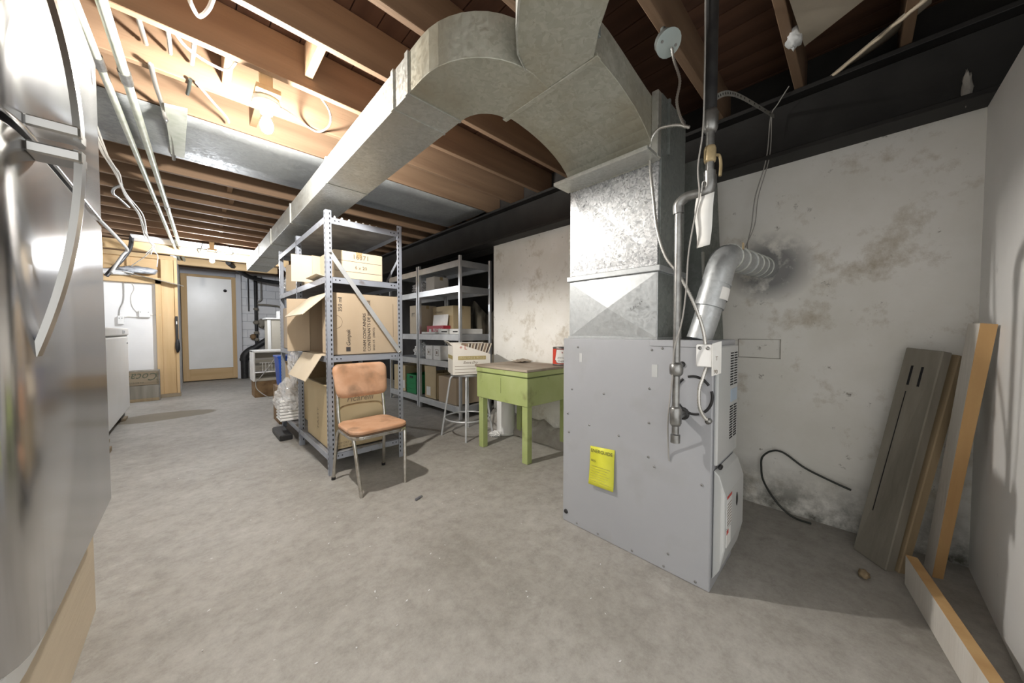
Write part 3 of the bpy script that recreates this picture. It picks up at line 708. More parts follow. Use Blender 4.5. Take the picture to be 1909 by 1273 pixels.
CF = thing('chest_freezer', 'white chest freezer propped on wood beyond the refrigerator', 'freezer', (-.95, 5.9, .10))
MB().box(-1.33, -.62, 4.9, 6.86, .12, 1.09).build('body', 'white', CF, .02, 2)
MB().box(-1.33, -.612, 4.89, 6.87, 1.10, 1.195).build('lid', 'white', CF, .015, 2)
MB().box(-1.32, -.626, 4.91, 6.85, 1.088, 1.102).build('gasket', 'cableg', CF)
MB().box(-.613, -.606, 6.3, 6.45, 1.125, 1.165).build('badge', 'label', CF)
text('Frost', .09, 'ink', CF, (-.6055, 6.33, 1.135), (0, 1, 0), (0, 0, 1), shear=.3)
MB().lathe([(0, .008), (.014, .006), (.016, 0)], (-.62, 6.75, 1.0), 12, 'x').build('lock', 'steel', CF)
MB().box(-1.3, -.66, 6.4, 6.75, .03, .125).build('foot', 'black', CF)
wbk = thing('wood_block', 'stacked wooden offcuts propping the near end of the freezer', 'wood block', (-.62, 5.0, 0))
MB().box(-.85, -.575, 4.78, 4.98, 0, .045).build('offcut', 'brownboard', wbk, .003)
MB().box(-.84, -.60, 4.80, 5.0, .045, .085).build('offcut', 'oldwood', wbk, .003)
MB().box(-.86, -.585, 4.77, 4.97, .085, .119).build('offcut', 'brownboard', wbk, .003)
wb2 = MB().box(-.95, -.63, 6.5, 6.72, 0, .03).build('wood_block', 'oldwood', None, .003); tag(wb2, 'single flat offcut under the far foot of the freezer', 'wood block')

CR = thing('wooden_crate', 'weathered upside-down wooden drinks crate with faded script lettering beside the freezer', 'crate', (-.58, 8.2, 0))
for z0, z1, m_ in ((.27, .49, 'oldwood'), (.05, .265, 'greywood')):
    MB().box(-1.05, -.40, 8.10, 8.118, z0, z1).build('plank', m_, CR, .003)
    MB().box(-1.05, -.40, 8.30, 8.318, z0, z1).build('plank', m_, CR, .003)
    MB().box(-.418, -.40, 8.118, 8.30, z0, z1).build('end_board', 'oldwood', CR, .003)
MB().box(-1.06, -.395, 8.095, 8.32, .0, .05).build('rail', 'brownboard', CR, .004)
MB().box(-1.05, -.40, 8.10, 8.318, .49, .505).build('bottom_board', 'greywood', CR, .003)
for x in (-.405, ): MB().box(x, x + .01, 8.09, 8.10, .0, .5).build('metal_strap', 'steel', CR)
text('Coca-Cola', .60, 'inkgreen', CR, (-.43, 8.099, .465), (-1, 0, 0), (0, 0, -1), shear=.35, maxh=.13)
text('IN BOTTLES', .20, 'inkgreen', CR, (-.58, 8.099, .325), (-1, 0, 0), (0, 0, -1), maxh=.022)
text('DRINK', .18, 'inkgreen', CR, (-.415, 8.099, .30), (0, 0, 1), (-1, 0, 0), maxh=.02)

# electrical boxes and cables on the white board
for nm, x0, x1, z0, z1, lab in (('outlet_box', -.865, -.795, 1.27, 1.41, 'small white outlet box on the board above the freezer'), ('outlet_box', -.63, -.50, 1.39, 1.51, 'wider white outlet box on the board nearer the pine stud')):
    e = thing(nm, lab, 'outlet box', ((x0 + x1) / 2, 8.42, z0))
    MB().box(x0, x1, 8.40, 8.449, z0, z1).build('box', 'whitep', e, .006)
    for xx in (x0 + .02, x1 - .02): MB().lathe([(0, -.006), (.006, -.005), (.007, 0)], (xx, 8.40, (z0 + z1) / 2 + .03), 8, 'y').build('screw', 'steel', e)
cable('house_cable', [(-.79, 8.44, 1.98), (-.79, 8.44, 1.8), (-.80, 8.44, 1.65), (-.84, 8.44, 1.52), (-.85, 8.44, 1.41)], .008, 'cableg', 'grey cable dropping to the small outlet box')
cable('house_cable', [(-.70, 8.44, 1.98), (-.67, 8.44, 1.87), (-.71, 8.44, 1.74), (-.70, 8.44, 1.58), (-.65, 8.44, 1.48), (-.62, 8.44, 1.46)], .007, 'cablew', 'wavy white cable dropping to the wider outlet box')
cable('house_cable', [(-.795, 8.43, 1.385), (-.75, 8.43, 1.40), (-.68, 8.43, 1.395), (-.63, 8.43, 1.41)], .007, 'cablew', 'short white cable linking the two outlet boxes')
cable('house_cable', [(-.50, 8.43, 1.44), (-.45, 8.43, 1.438), (-.38, 8.36, 1.435)], .007, 'cablew', 'white cable running from the wider box to the stud')
# junk on the partition ledge
J = MB(); J.blob((-1.0, 8.30, 2.10), .30, .10, .045, .4, 8, 28, 14, -.03, 3); tag(J.build('insulation_batt', 'insul', None), 'white insulation scrap lying along the partition ledge', 'insulation')
J = MB(); J.blob((-.62, 8.33, 2.17), .22, .09, .055, .45, 9, 28, 14, -.05, 5); tag(J.build('plastic_bundle', 'plastic_wrap', None), 'crumpled grey plastic bundle on the partition ledge', 'plastic bundle')
MB_ = MB().slab((-.78, 8.22, 2.125), (-.70, 8.36, 2.115), (.62, -.02, -.15), .012)
tag(MB_.build('trim_strip', 'greywood', None), 'grey strip of old trim jutting off the partition ledge', 'board')
# hanging dark brush on the stud
HB = thing('hanging_brush', 'dark brush hanging from the pine stud beside the door', 'brush', (-.17, 8.35, .8))
MB().box(-.20, -.165, 8.335, 8.36, 1.0, 1.42).build('handle', 'black', HB, .006)
MB().blob((-.178, 8.345, .90), .032, .03, .12, .15, 6, 14, 10).build('bristles', 'black', HB)
MB().box(-.188, -.175, 8.330, 8.336, 1.28, 1.33).build('hang_loop', 'whitep', HB)

# --- overhead conduits
def conduit(name, a, b, r, lab):
    t = thing(name, lab, 'pipe', a)
    a, b = Vector(a), Vector(b)
    ks = [0, .28, .56, .8, 1]
    for k0, k1 in zip(ks[:-1], ks[1:]): MB().cyl(a.lerp(b, k0), a.lerp(b, k1), r, 14).build('pipe_length', 'conduit', t)
    for k in ks[1:-1]: MB().cyl(a.lerp(b, k - .006), a.lerp(b, k + .006), r * 1.25, 14).build('coupling', 'steel', t)
conduit('steel_conduit', (-.375, .2, 2.50), (-.125, 9.0, 2.50), .017, 'painted steel conduit under the joists, nearer the refrigerator')
conduit('steel_conduit', (-.285, .2, 2.50), (-.06, 9.2, 2.50), .020, 'thicker painted steel conduit under the joists, further from the refrigerator')
# cable bundle along the left
for k in range(5):
    j = [random.uniform(-.018, .018) for _ in range(14)]
    cable('house_cable', [(-.44 + j[0], 3.5, 2.54), (-.43 + j[1], 3.86, 2.46 + j[7]), (-.41 + j[2], 4.21, 2.45), (-.414 + j[3], 4.81, 2.44 + j[8]), (-.377 + j[4], 5.58, 2.45), (-.41 + j[5], 6.79, 2.45 + j[9]), (-.384 + j[6], 7.35, 2.43), (-.42 + j[10] * 3, 7.6 + j[11], 2.36 + j[12])], .006, 'cablew', 'white cable in the slack bundle slung under the far joists', group='slung white cables')
cable('house_cable', [(-.40, 7.5, 2.40), (-.50, 7.8, 2.33), (-.62, 8.1, 2.26), (-.70, 8.33, 2.22)], .006, 'cablew', 'white cable end drooping from the bundle to the ledge')
cable('house_cable', [(-.39, 7.5, 2.40), (-.36, 7.75, 2.36), (-.37, 7.85, 2.26), (-.38, 7.9, 2.20)], .006, 'cablew', 'white cable end hanging straight down by the partition')
cable('hose', [(-.80, 6.1, 2.52), (-.725, 6.366, 2.44), (-.68, 7.0, 2.40), (-.655, 7.5, 2.36), (-.70, 7.52, 2.28), (-.76, 7.45, 2.12), (-.80, 7.35, 1.98)], .020, 'cableg', 'grey flexible hose bending down in front of the partition', 'hose')
cable('hose', [(-.60, 7.45, 2.57), (-.63, 7.55, 2.40), (-.71, 7.56, 2.22), (-.79, 7.45, 2.06), (-.85, 7.4, 1.94)], .026, 'black', 'black hose hanging down in front of the partition', 'hose')
CL = MB(); CL.tube(smooth_path([(-.436, 4.79, 2.52), (-.50, 4.95, 2.52), (-.525, 5.1, 2.51), (-.50, 5.25, 2.51), (-.459, 5.5, 2.50)], 5), .012, 8)
tag(CL.build('bent_conduit', 'steel', None), 'short bent metal hanger clipped to a far joist', 'hanger')

# --- cables through the near joists
cable('armoured_cable', [(-.15, 2.285, 2.60), (-.145, 2.42, 2.62), (-.14, 2.62, 2.66)], .011, 'armor', 'armoured cable crossing the joist bay above the refrigerator', ridged=True)
cable('armoured_cable', [(-.125, 2.60, 2.555), (-.115, 2.80, 2.545), (-.10, 2.97, 2.54), (-.09, 3.05, 2.50), (-.085, 3.16, 2.525), (-.07, 3.45, 2.53), (-.072, 3.85, 2.535)], .012, 'armor', 'armoured cable hanging over the joist and sheet metal panel', ridged=True)
cable('house_cable', [(-.053, 2.285, 2.60), (-.05, 2.45, 2.63), (-.05, 2.62, 2.66)], .009, 'cableg', 'grey cable crossing the joist bay left of the white cable')
cable('house_cable', [(.045, 2.285, 2.62), (.04, 2.45, 2.64), (.034, 2.62, 2.65)], .010, 'cablew', 'straight white cable crossing the joist bay')
cable('house_cable', [(-.043, 2.27, 2.59), (.0, 2.32, 2.56), (.05, 2.36, 2.555), (.11, 2.385, 2.555), (.17, 2.38, 2.555), (.20, 2.30, 2.57)], .007, 'cablew', 'white cable looping below the joist left of the near bulb')
cable('house_cable', [(.05, 2.61, 2.552), (.12, 2.75, 2.552), (.195, 2.89, 2.552), (.21, 2.95, 2.55)], .007, 'cablew', 'white cable stapled diagonally between joists before the near bulb')
cable('house_cable', [(.025, 2.62, 2.56), (.02, 2.70, 2.555), (.013, 2.79, 2.56)], .009, 'cabledk', 'short dark cable stub beside the diagonal white cable')
cable('house_cable', [(.38, 2.33, 2.44), (.44, 2.45, 2.50), (.50, 2.55, 2.54), (.56, 2.60, 2.545), (.66, 2.645, 2.545), (.70, 2.56, 2.548), (.695, 2.45, 2.55), (.65, 2.34, 2.555), (.57, 2.26, 2.57)], .006, 'cablew', 'white cable looping from the near bulb towards the duct')
cable('house_cable', [(.015, 2.0, 2.60), (.03, 2.03, 2.565), (.055, 2.07, 2.56), (.085, 2.0, 2.565), (.105, 1.92, 2.60)], .009, 'cablew', 'hooked white cable at the nearest lit joist')

# panning sheet under the joists and odd plate
pn = MB(); gx_ = 22; 
vs = []; fs = []
for i in range(gx_ + 1):
    for k, y in enumerate((3.035, 3.2, 3.42, 3.62, 3.83)):
        x = -1.36 + i * (2.50 + 1.36) / gx_
        vs.append((x, y, 2.548 + (.010 * noise.noise(Vector((x * 2.4, y * 5, 0))) - .006 if 0 < k < 4 else 0)))
for i in range(gx_):
    for k in range(4): fs.append((i * 5 + k, i * 5 + k + 1, (i + 1) * 5 + k + 1, (i + 1) * 5 + k))
pn.add(vs, fs, True); PN = pn.build('sheet_metal_panel', 'sheet', None); PN.modifiers.new('s', 'SOLIDIFY').thickness = .002
tag(PN, 'wide grey sheet metal panel nailed under the joists beyond the near bulb', 'panel')
tag(MB().hexa([(-.09, 2.93, 2.51), (.012, 2.90, 2.51), (-.01, 3.74, 2.525), (-.085, 3.72, 2.525)], [(-.09, 2.93, 2.53), (.012, 2.90, 2.53), (-.01, 3.74, 2.54), (-.085, 3.72, 2.54)]).build('cover_plate', 'conduit', None, .002), 'narrow pale plate under the sheet metal panel by the armoured cable', 'plate')
tag(MB().box(-.6, .95, 7.25, 7.68, 2.535, 2.552).build('insulation_board', 'insul', None), 'white insulation board above the far pine header', 'insulation')

# --- ceiling lamps
def lamp(loc, bm_, lab, jy):
    x, y, z_ = loc
    t = thing('ceiling_lamp', lab, 'lamp', (x, y, z_), group='bare bulb lamps')
    MB().box(x - .055, x + .055, y - .09, y + .09, z_ + .045, z_ + .075).build('mounting_board', 'pine', t, .003)
    MB().box(x - .03, x + .03, jy + .041, jy + .075, z_ + .075, 2.70).build('hanger_block', 'pine', t, .003)
    MB().lathe([(0, .045), (.062, .045), (.065, .03), (.060, .012), (.045, .0), (.03, -.006), (.028, -.03), (0, -.03)], (x, y, z_), 24).build('lampholder', 'whitep', t)
    MB().lathe([(.013, -.03), (.014, -.045), (.022, -.06), (.030, -.082), (.031, -.10), (.024, -.122), (.010, -.134), (0, -.136)], (x, y, z_), 20).build('bulb', bm_, t)
lamp((.326, 2.30, 2.387), 'bulb1', 'bare bulb lamp glowing between the near joists', 2.24)
lamp((.262, 7.09, 2.368), 'bulb2', 'bare bulb lamp glowing in front of the far door', 7.04)

# right-hand ceiling bits: broken panels and plaster blob
tag(MB().hexa([(2.0, -.10, 2.545), (2.19, .205, 2.545), (1.75, .23, 2.545), (1.75, -.10, 2.545)][::-1], [(2.0, -.10, 2.557), (2.19, .205, 2.557), (1.75, .23, 2.557), (1.75, -.10, 2.557)][::-1]).build('ceiling_panel', 'panel', None), 'tan ceiling board remnant beside the orange-lit joist end', 'panel')
bp_ = MB(); a, b_, c_ = Vector((2.60, .155, 2.555)), Vector((2.24, -.19, 2.555)), Vector((2.55, -.19, 2.70))
bp_.hexa([a, b_, b_ + Vector((.25, -.02, .11)), a + Vector((.06, -.22, .11))], [p_ + Vector((0, 0, .012)) for p_ in (a, b_, b_ + Vector((.25, -.02, .11)), a + Vector((.06, -.22, .11)))])
BP = bp_.build('ceiling_panel', 'panel', None); tag(BP, 'broken ceiling board hanging against the steel beam with raw pale edge', 'panel')
rg = MB(); rp_ = [a.lerp(b_, k / 14) + Vector((random.uniform(-.006, .006), random.uniform(-.006, .006), -.004)) for k in range(15)]
rg.tube(rp_, .008, 6).build('torn_edge', 'card3', BP)
tag(MB().blob((2.10, .235, 2.55), .035, .025, .035, .6, 9, 16, 12, None, 2).build('plaster_clump', 'label', None), 'white plaster clump stuck to the joist near the steel beam', 'plaster')
tag(MB().blob((2.619, -.335, 2.28), .008, .014, .06, .6, 9, 16, 12, None, 4).build('plaster_clump', 'concrete_lump', None), 'streak of white plaster smeared on the beam at the wall corner', 'plaster')

# ================================================================== RACK 1 (blue-grey slotted steel)
RK = thing('storage_rack', 'blue-grey slotted steel rack full of cartons behind the chair', 'rack', (1.08, 3.85, 0))
rx0, rx1 = .765, 1.39; ry = (2.88, 3.87, 4.77); rz = 2.10
def post(x, y, sx, sy):
    m = MB(); t = .003; w1, w2 = .045, .04
    m.box(min(x, x + sx * w1), max(x, x + sx * w1), min(y, y + sy * t), max(y, y + sy * t), 0, rz)
    m.box(min(x, x + sx * t), max(x, x + sx * t), min(y, y + sy * w2), max(y, y + sy * w2), 0, rz)
    m.box(min(x, x + sx * w1), max(x, x + sx * w1), min(y, y + sy * .03), max(y, y + sy * .03), 0, rz) if False else None
    o = m.build('post', 'rack', RK, .001)
    h = MB(); z_ = .05
    while z_ < rz - .03:
        hx = x + sx * .032
        h.box(hx - .004, hx + .004, y - sy * .0008 if sy > 0 else y - .0008, y + .001 if sy > 0 else y + .0008, z_, z_ + .018)
        hy = y + sy * .022
        h.box(x - .0008, x + .0008, hy - .004, hy + .004, z_, z_ + .018)
        z_ += .038
    stuff(h.build('slot_holes', 'hole', o)); return o
for y, sy in ((ry[0], 1), (ry[1], 1), (ry[2], -1)):
    post(rx0, y, 1, sy); post(rx1, y, -1, sy)
SZ = (.12, .905, 1.535, 2.0)
for z_ in SZ:
    MB().box(rx0 + .004, rx1 - .004, ry[0] + .03, ry[2] - .03, z_ + .036, z_ + .044).build('shelf', 'rackshelf', RK)
    for y in (ry[0] + .004, ry[2] - .008):
        MB().box(rx0 + .046, rx1 - .046, y, y + .004, z_, z_ + .05).box(rx0 + .046, rx1 - .046, y, y + .03, z_ + .046, z_ + .05).build('end_beam', 'rack', RK, .001)
    for x in (rx0 + .001, rx1 - .005):
        for a, b in zip(ry[:-1], ry[1:]):
            MB().box(x, x + .004, a + .005, b - .002, z_, z_ + .05).build('side_beam', 'rack', RK, .001)
    bl = MB()
    for x in (rx0 + .07, rx0 + .10, rx1 - .07, rx1 - .10): bl.lathe([(0, -.003), (.005, -.002), (.005, 0)], (x, ry[0] + .004, z_ + .026), 8, 'y')
    stuff(bl.build('bolt_row', 'hole', RK))
MB().bar((rx0 + .03, ry[0] - .003, 1.77), (rx1 - .03, ry[0] - .003, .965), .036, .004, (0, 1, 0)).build('brace', 'zinc', RK)
MB().bar((rx0 + .01, ry[2] + .003, 1.95), (rx1 - .03, ry[2] + .003, 1.3), .03, .004, (0, 1, 0)).build('brace', 'rack', RK)
MB().bar((rx1 + .003, ry[0] + .03, 1.85), (rx1 + .003, ry[0] + .75, 1.35), .03, .004, (1, 0, 0)).build('brace', 'rack', RK)
for x, z_ in ((rx0 + .03, 1.77), (rx1 - .03, .965)): MB().lathe([(0, -.012), (.008, -.01), (.010, 0)], (x, ry[0] - .004, z_), 8, 'y').build('bolt', 'steel', RK)
# loose plastic wave strip along the top
ws = MB(); vs = []
for i in range(61):
    t = i / 60; x = .83 + t * .36; z_ = 2.052 + .020 * max(0, math.sin(t * 2 * math.pi * 6.5)) * (1 - .5 * t)
    vs += [(x, 2.905, 2.046), (x, 2.915, z_ + .004)]
ws.add(vs, [(2 * i, 2 * i + 2, 2 * i + 3, 2 * i + 1) for i in range(60)], True)
WS = ws.build('foam_strip', 'foam', None); WS.modifiers.new('s', 'SOLIDIFY').thickness = .004
tag(WS, 'scalloped white foam strip lying on the top of the rack', 'foam strip')

# ---- cartons
def carton(name, label, x0, x1, y0, y1, z0, z1, m='card', open_side=None, cat='box', group=None, tape=True):
    t = thing(name, label, cat, ((x0 + x1) / 2, (y0 + y1) / 2, z0), group=group)
    th_ = .006
    if open_side is None:
        MB().box(x0, x1, y0, y1, z0, z1).build('carton_body', m, t, .004)
        if tape: MB().box((x0 + x1) / 2 - .025, (x0 + x1) / 2 + .025, y0 - .0008, y1 + .0008, z1 - .05, z1 + .0008).build('tape', 'tape', t)
    else:
        w_ = {'-x': (x0, x0 + th_, y0, y1, z0, z1), '+x': (x1 - th_, x1, y0, y1, z0, z1), '-y': (x0, x1, y0, y0 + th_, z0, z1), '+y': (x0, x1, y1 - th_, y1, z0, z1), '-z': (x0, x1, y0, y1, z0, z0 + th_), '+z': (x0, x1, y0, y1, z1 - th_, z1)}
        for k, b in w_.items():
            if k != open_side: MB().box(*b).build('wall_panel', m, t, .001)
    return t
SH1, SH2, SH3 = .12 + .051, .905 + .051, 1.535 + .051
g = carton('cardboard_box', 'large cardboard foam container box on the middle rack shelf, flap open', .815, 1.375, 2.935, 3.62, SH2, 1.472, 'card', '-x')
MB().slab((.815, 2.95, 1.47), (.815, 3.60, 1.47), (-.20, .0, -.19), .006).build('flap', 'card3', g)
MB().slab((.815, 3.615, SH2 + .01), (.815, 3.615, 1.46), (-.16, .12, 0), .006).build('flap', 'card', g)
MB().slab((.815, 2.94, SH2 + .02), (.815, 2.94, 1.44), (-.02, .16, 0), .006).build('flap', 'card', g)
fl_ = MB().slab((.815, 2.97, SH2 + .004), (.815, 3.58, SH2 + .004), (-.064, .0, .0), -.005); fl_.slab((.752, 2.97, SH2 + .004), (.752, 3.58, SH2 + .004), (-.12, .0, -.20), .005); fl_.build('flap', 'card3', g)
fy = 2.9345
text('350 ml', .115, 'ink', g, (.893, fy, 1.315), (0, 0, 1), (-1, 0, 0))
text('Genpak', .135, 'ink', g, (.955, fy, 1.035), (0, 0, 1), (-1, 0, 0), shear=.15)
MB().box(.922, .956, fy - .0008, fy, .985, 1.022).build('print_block', 'ink', g)
text('FOAM CONTAINERS', .325, 'ink', g, (1.083, fy, .982), (0, 0, 1), (-1, 0, 0))
text('CONTENANTS DE MOUSSE', .44, 'ink', g, (1.121, fy, .982), (0, 0, 1), (-1, 0, 0))
text('20/25 CT.  (500/CS)', .20, 'ink', g, (1.158, fy, .985), (0, 0, 1), (-1, 0, 0))
MB().box(1.325, 1.328, fy - .0006, fy, 1.10, 1.40).build('print_line', 'inkfaint', g)
cr_ = MB().tube([(.84 + .055 * math.cos(R(a)), fy - .0003, 1.23 + .055 * math.sin(R(a))) for a in range(-80, 81, 10)], .0012, 4); cr_.build('perforation', 'inkfaint', g)

g = carton('cardboard_box', 'printed cardboard box under the braces on the upper rack shelf', .86, 1.27, 3.02, 3.42, SH3, 1.835, 'card3')
text('16371', .12, 'inkfaint', g, (1.02, 3.0195, 1.775), (1, 0, 0), (0, 0, 1))
text('6 x 20', .10, 'inkfaint', g, (1.03, 3.0195, 1.69), (1, 0, 0), (0, 0, 1))
for z_ in (1.66, 1.75): MB().box(.87, 1.26, 3.0192, 3.02, z_, z_ + .004).build('print_line', 'inkfaint', g)
MB().slab((.86, 3.05, SH3 + .004), (.86, 3.40, SH3 + .004), (-.12, 0, .03), .005).build('flap', 'card3', g)
g = carton('cardboard_box', 'empty cardboard box lying open on the upper rack shelf behind the post', .82, 1.25, 3.52, 4.10, SH3, 1.86, 'card3', '-x')
MB().slab((.82, 4.10, SH3), (.82, 4.10, 1.86), (-.07, .17, 0), .006).build('flap', 'card', g)
MB().slab((.82, 3.52, SH3 + .02), (.82, 3.52, 1.85), (-.16, .03, 0), .006).build('flap', 'card3', g)
g = carton('cardboard_box', 'dark brown cardboard box at the back of the upper rack shelf', .95, 1.36, 4.15, 4.70, SH3, 1.92, 'cardin')
g = carton('cardboard_box', 'tall plain cardboard box at the back of the middle rack shelf', .785, 1.36, 3.95, 4.70, SH2, 1.42, 'card')
MB().box(.84, .93, 3.9485, 3.9495, 1.2, 1.3).build('shipping_label', 'paper', g)
g = carton('cardboard_box', 'torn open cardboard box on the bottom rack shelf behind the chair', .80, 1.24, 2.955, 3.70, SH1, .70, 'card2', '+z')
MB().slab((.80, 3.0, .70), (.80, 3.66, .70), (-.02, .0, .0), .006).build('flap', 'card2', g)
MB().slab((.81, 2.955, .70), (1.23, 2.955, .70), (0, .03, .16), .006).build('flap', 'card2', g)
MB().slab((.81, 3.695, .695), (1.23, 3.695, .695), (0, .05, .17), .006).build('flap', 'cardin', g)
text('FRAGILE', .20, 'ink', g, (.99, 2.9545, .635), (1, 0, 0), (0, 0, 1), maxh=.03)
text('ricarelli', .22, 'inkfaint', g, (.93, 2.9545, .56), (1, 0, 0), (0, 0, 1), shear=.2)
text('DISPOSABLES', .15, 'inkfaint', g, (1.04, 2.9545, .28), (1, 0, 0), (0, 0, 1))
text('HOUSEHOLD USE', .17, 'inkfaint', g, (1.03, 2.9545, .25), (1, 0, 0), (0, 0, 1))
text('KEEP DRY', .10, 'inkfaint', g, (.84, 2.9545, .215), (1, 0, 0), (0, 0, 1))
text('THIS SIDE UP', .12, 'inkfaint', g, (.84, 2.9545, .19), (1, 0, 0), (0, 0, 1))
text('TASTY', .20, 'inkfaint', g, (.7995, 3.30, .28), (0, 0, 1), (0, 1, 0), maxh=.05)
g = carton('cardboard_box', 'small cardboard box lying at the back of the bottom rack shelf', .90, 1.34, 3.93, 4.5, SH1, .62, 'card2')
g = carton('cardboard_box', 'torn cardboard tray sticking out beside the bottom rack shelf', .80, 1.20, 4.60, 4.73, SH1, .80, 'card', '-x')

def bag(name, label, c, r3, amp, seed, m='bag', flat=None):
    q_ = MB().blob(c, *r3, amp, 9, 40, 30, flat, seed); q_.sm = [False] * len(q_.sm)
    o = q_.build(name, m, None); return tag(o, label, 'bag')
# stack of foam containers in a clear bag on the floor left of the rack
FB = thing('foam_container_stack', 'stack of white foam containers on the bottom rack shelf inside a clear bag', 'containers', (.775, 4.40, .172))
for k in range(7): MB().box(.67, .88, 4.28, 4.52, .174 + k * .034, .174 + k * .034 + .029).build('container', 'foam', FB, .008)
bag('plastic_bag', 'clear plastic bag pulled over the foam containers on the bottom rack shelf', (.775, 4.40, .40), (.125, .145, .19), .28, 11, 'bag', -.226)
tag(MB().box(.64, .758, 4.15, 4.60, 0, .06).build('dark_tray', 'black', None, .01), 'low dark tray on the floor left of the rack foot', 'tray')
bag('plastic_bag', 'white plastic bag hanging off the middle rack shelf behind the open carton flap', (.705, 3.76, .82), (.04, .10, .15), .4, 21)
bag('plastic_bag', 'white plastic bag on the upper rack shelf at the far corner', (.84, 4.5, SH3 + .10), (.06, .15, .10), .4, 31, 'bag', -.095)
BB = thing('blue_bin', 'blue plastic bin standing behind the rack', 'bin', (.865, 5.1, .46))
MB().hexa([(.79, 5.0, .46), (.94, 5.0, .46), (.94, 5.25, .46), (.79, 5.25, .46)], [(.77, 4.97, .84), (.96, 4.97, .84), (.96, 5.28, .84), (.77, 5.28, .84)]).build('tub', 'blue', BB, .01, 2)
MB().box(.76, .97, 4.96, 5.29, .82, .845).build('rim', 'blue', BB, .006)
g = carton('cardboard_box', 'brown box on the floor carrying the blue bin', .76, 1.06, 4.95, 5.32, 0, .458, 'rust', tape=False)

# ================================================================== RACK 2 (zinc shelving in the alcove)
R2 = thing('zinc_shelving', 'bright zinc shelving unit in the dark recess behind the stool', 'shelving', (2.75, 4.6, 0))
for y in (3.55, 4.60, 4.66, 5.62):
    for x in (2.50, 3.0):
        MB().box(x - .018, x + .018, y - .018, y + .018, 0, 2.13).build('post', 'zinc', R2, .003)
for (a, b) in ((3.57, 4.585), (4.675, 5.605)):
    for z_ in (.08, .66, 1.03, 1.66, 1.99):
        MB().box(2.515, 2.985, a, b, z_ + .055, z_ + .07).build('shelf', 'zinc', R2)
        MB().box(2.482, 2.518, a, b, z_, z_ + .085).build('front_beam', 'zinc', R2, .003)
        MB().box(2.982, 3.018, a, b, z_, z_ + .085).build('rear_beam', 'zinc', R2, .003)
        MB().box(2.518, 2.982, a - .02, a + .012, z_, z_ + .085).build('end_beam', 'zinc', R2, .003)
def z2(k): return (.08, .66, 1.03, 1.66, 1.99)[k] + .086
g = carton('cardboard_box', 'cardboard box with a dark arrow print on the third zinc shelf', 2.54, 2.86, 4.72, 5.0, z2(2), 1.56, 'card3')
text('PT', .10, 'ink', g, (2.5395, 4.93, 1.38), (0, -1, 0), (0, 0, 1))
g = carton('cardboard_box', 'tan cardboard box behind the maroon carton on the zinc shelving', 2.66, 2.97, 3.95, 4.5, z2(2), 1.52, 'card2')
text('CONTAINERS', .26, 'inkfaint', g, (2.6595, 4.48, 1.42), (0, -1, 0), (0, 0, 1)); text('PRODUCTS', .16, 'inkfaint', g, (2.6595, 4.48, 1.36), (0, -1, 0), (0, 0, 1))
g = thing('maroon_carton', 'white and maroon printed carton with open flap on the zinc shelving', 'box', (2.58, 4.25, z2(2)))
MB().box(2.53, 2.65, 4.0, 4.45, z2(2), z2(2) + .12).build('carton_body', 'maroon', g, .003)
MB().slab((2.60, 4.01, z2(2) + .12), (2.60, 4.40, z2(2) + .12), (.02, 0, .16), .005).build('flap', 'paper', g)
text('PREMIERE', .24, 'paper', g, (2.5295, 4.27, z2(2) + .03), (0, -1, 0), (0, 0, 1), maxh=.05)
MB().box(2.5285, 2.53, 4.32, 4.38, z2(2) + .03, z2(2) + .07).build('print_block', 'paper', g)
for k, (a, b, lab) in enumerate(((4.10, 4.48, 'flat white carton leaning off the zinc shelf edge below the maroon carton'), (3.84, 4.08, 'flat white carton with dark print in the middle of the zinc shelf'), (3.59, 3.80, 'flat white carton at the near end of the third zinc shelf'))):
    g = thing('flat_carton', lab, 'box', (2.6, (a + b) / 2, z2(2)), group='flat white cartons on the zinc shelving')
    MB().box(2.46 if k == 0 else 2.50, 2.525 if k == 0 else 2.65 if k == 1 else 2.9, a, b, z2(2) + .001, z2(2) + (.03 if k == 0 else .07)).build('carton_body', 'paper', g, .003)
    if k: MB().box(2.4992, 2.5, a + .02, b - .08, z2(2) + .025, z2(2) + .042).build('print_band', 'ink', g)
for y0, lab in ((4.25, 'white carton with a small square picture on the second zinc shelf, left one'), (4.03, 'white carton with a small square picture on the second zinc shelf, right one')):
    g = thing('white_carton', lab, 'box', (2.6, y0 + .09, z2(1)), group='pair of white picture cartons')
    MB().box(2.50, 2.78, y0, y0 + .19, z2(1), z2(1) + .20).build('carton_body', 'paper', g, .004)
    fr = MB(); fr.box(2.499, 2.5, y0 + .05, y0 + .14, z2(1) + .06, z2(1) + .065); fr.box(2.499, 2.5, y0 + .05, y0 + .14, z2(1) + .145, z2(1) + .15); fr.box(2.499, 2.5, y0 + .05, y0 + .055, z2(1) + .06, z2(1) + .15); fr.box(2.499, 2.5, y0 + .135, y0 + .14, z2(1) + .06, z2(1) + .15); fr.box(2.499, 2.5, y0 + .08, y0 + .11, z2(1) + .085, z2(1) + .125)
    fr.build('picture', 'inkfaint', g)
bag('plastic_bag', 'white plastic bag of goods on the second zinc shelf', (2.69, 4.88, z2(1) + .10), (.11, .13, .10), .35, 41, 'foam', -.095)
bag('plastic_bag', 'crumpled pale plastic bag on the upper zinc shelf beside the taped box', (2.70, 4.92, z2(3) + .095), (.10, .16, .095), .4, 51, 'insul', -.09)
g = carton('taped_box', 'small pale taped box alone on the upper zinc shelf', 2.56, 2.80, 4.28, 4.52, z2(3), z2(3) + .21, 'cream', cat='box')
GC = thing('green_crate', 'green plastic bottle crate on the bottom zinc shelf', 'crate', (2.68, 4.92, z2(0)))
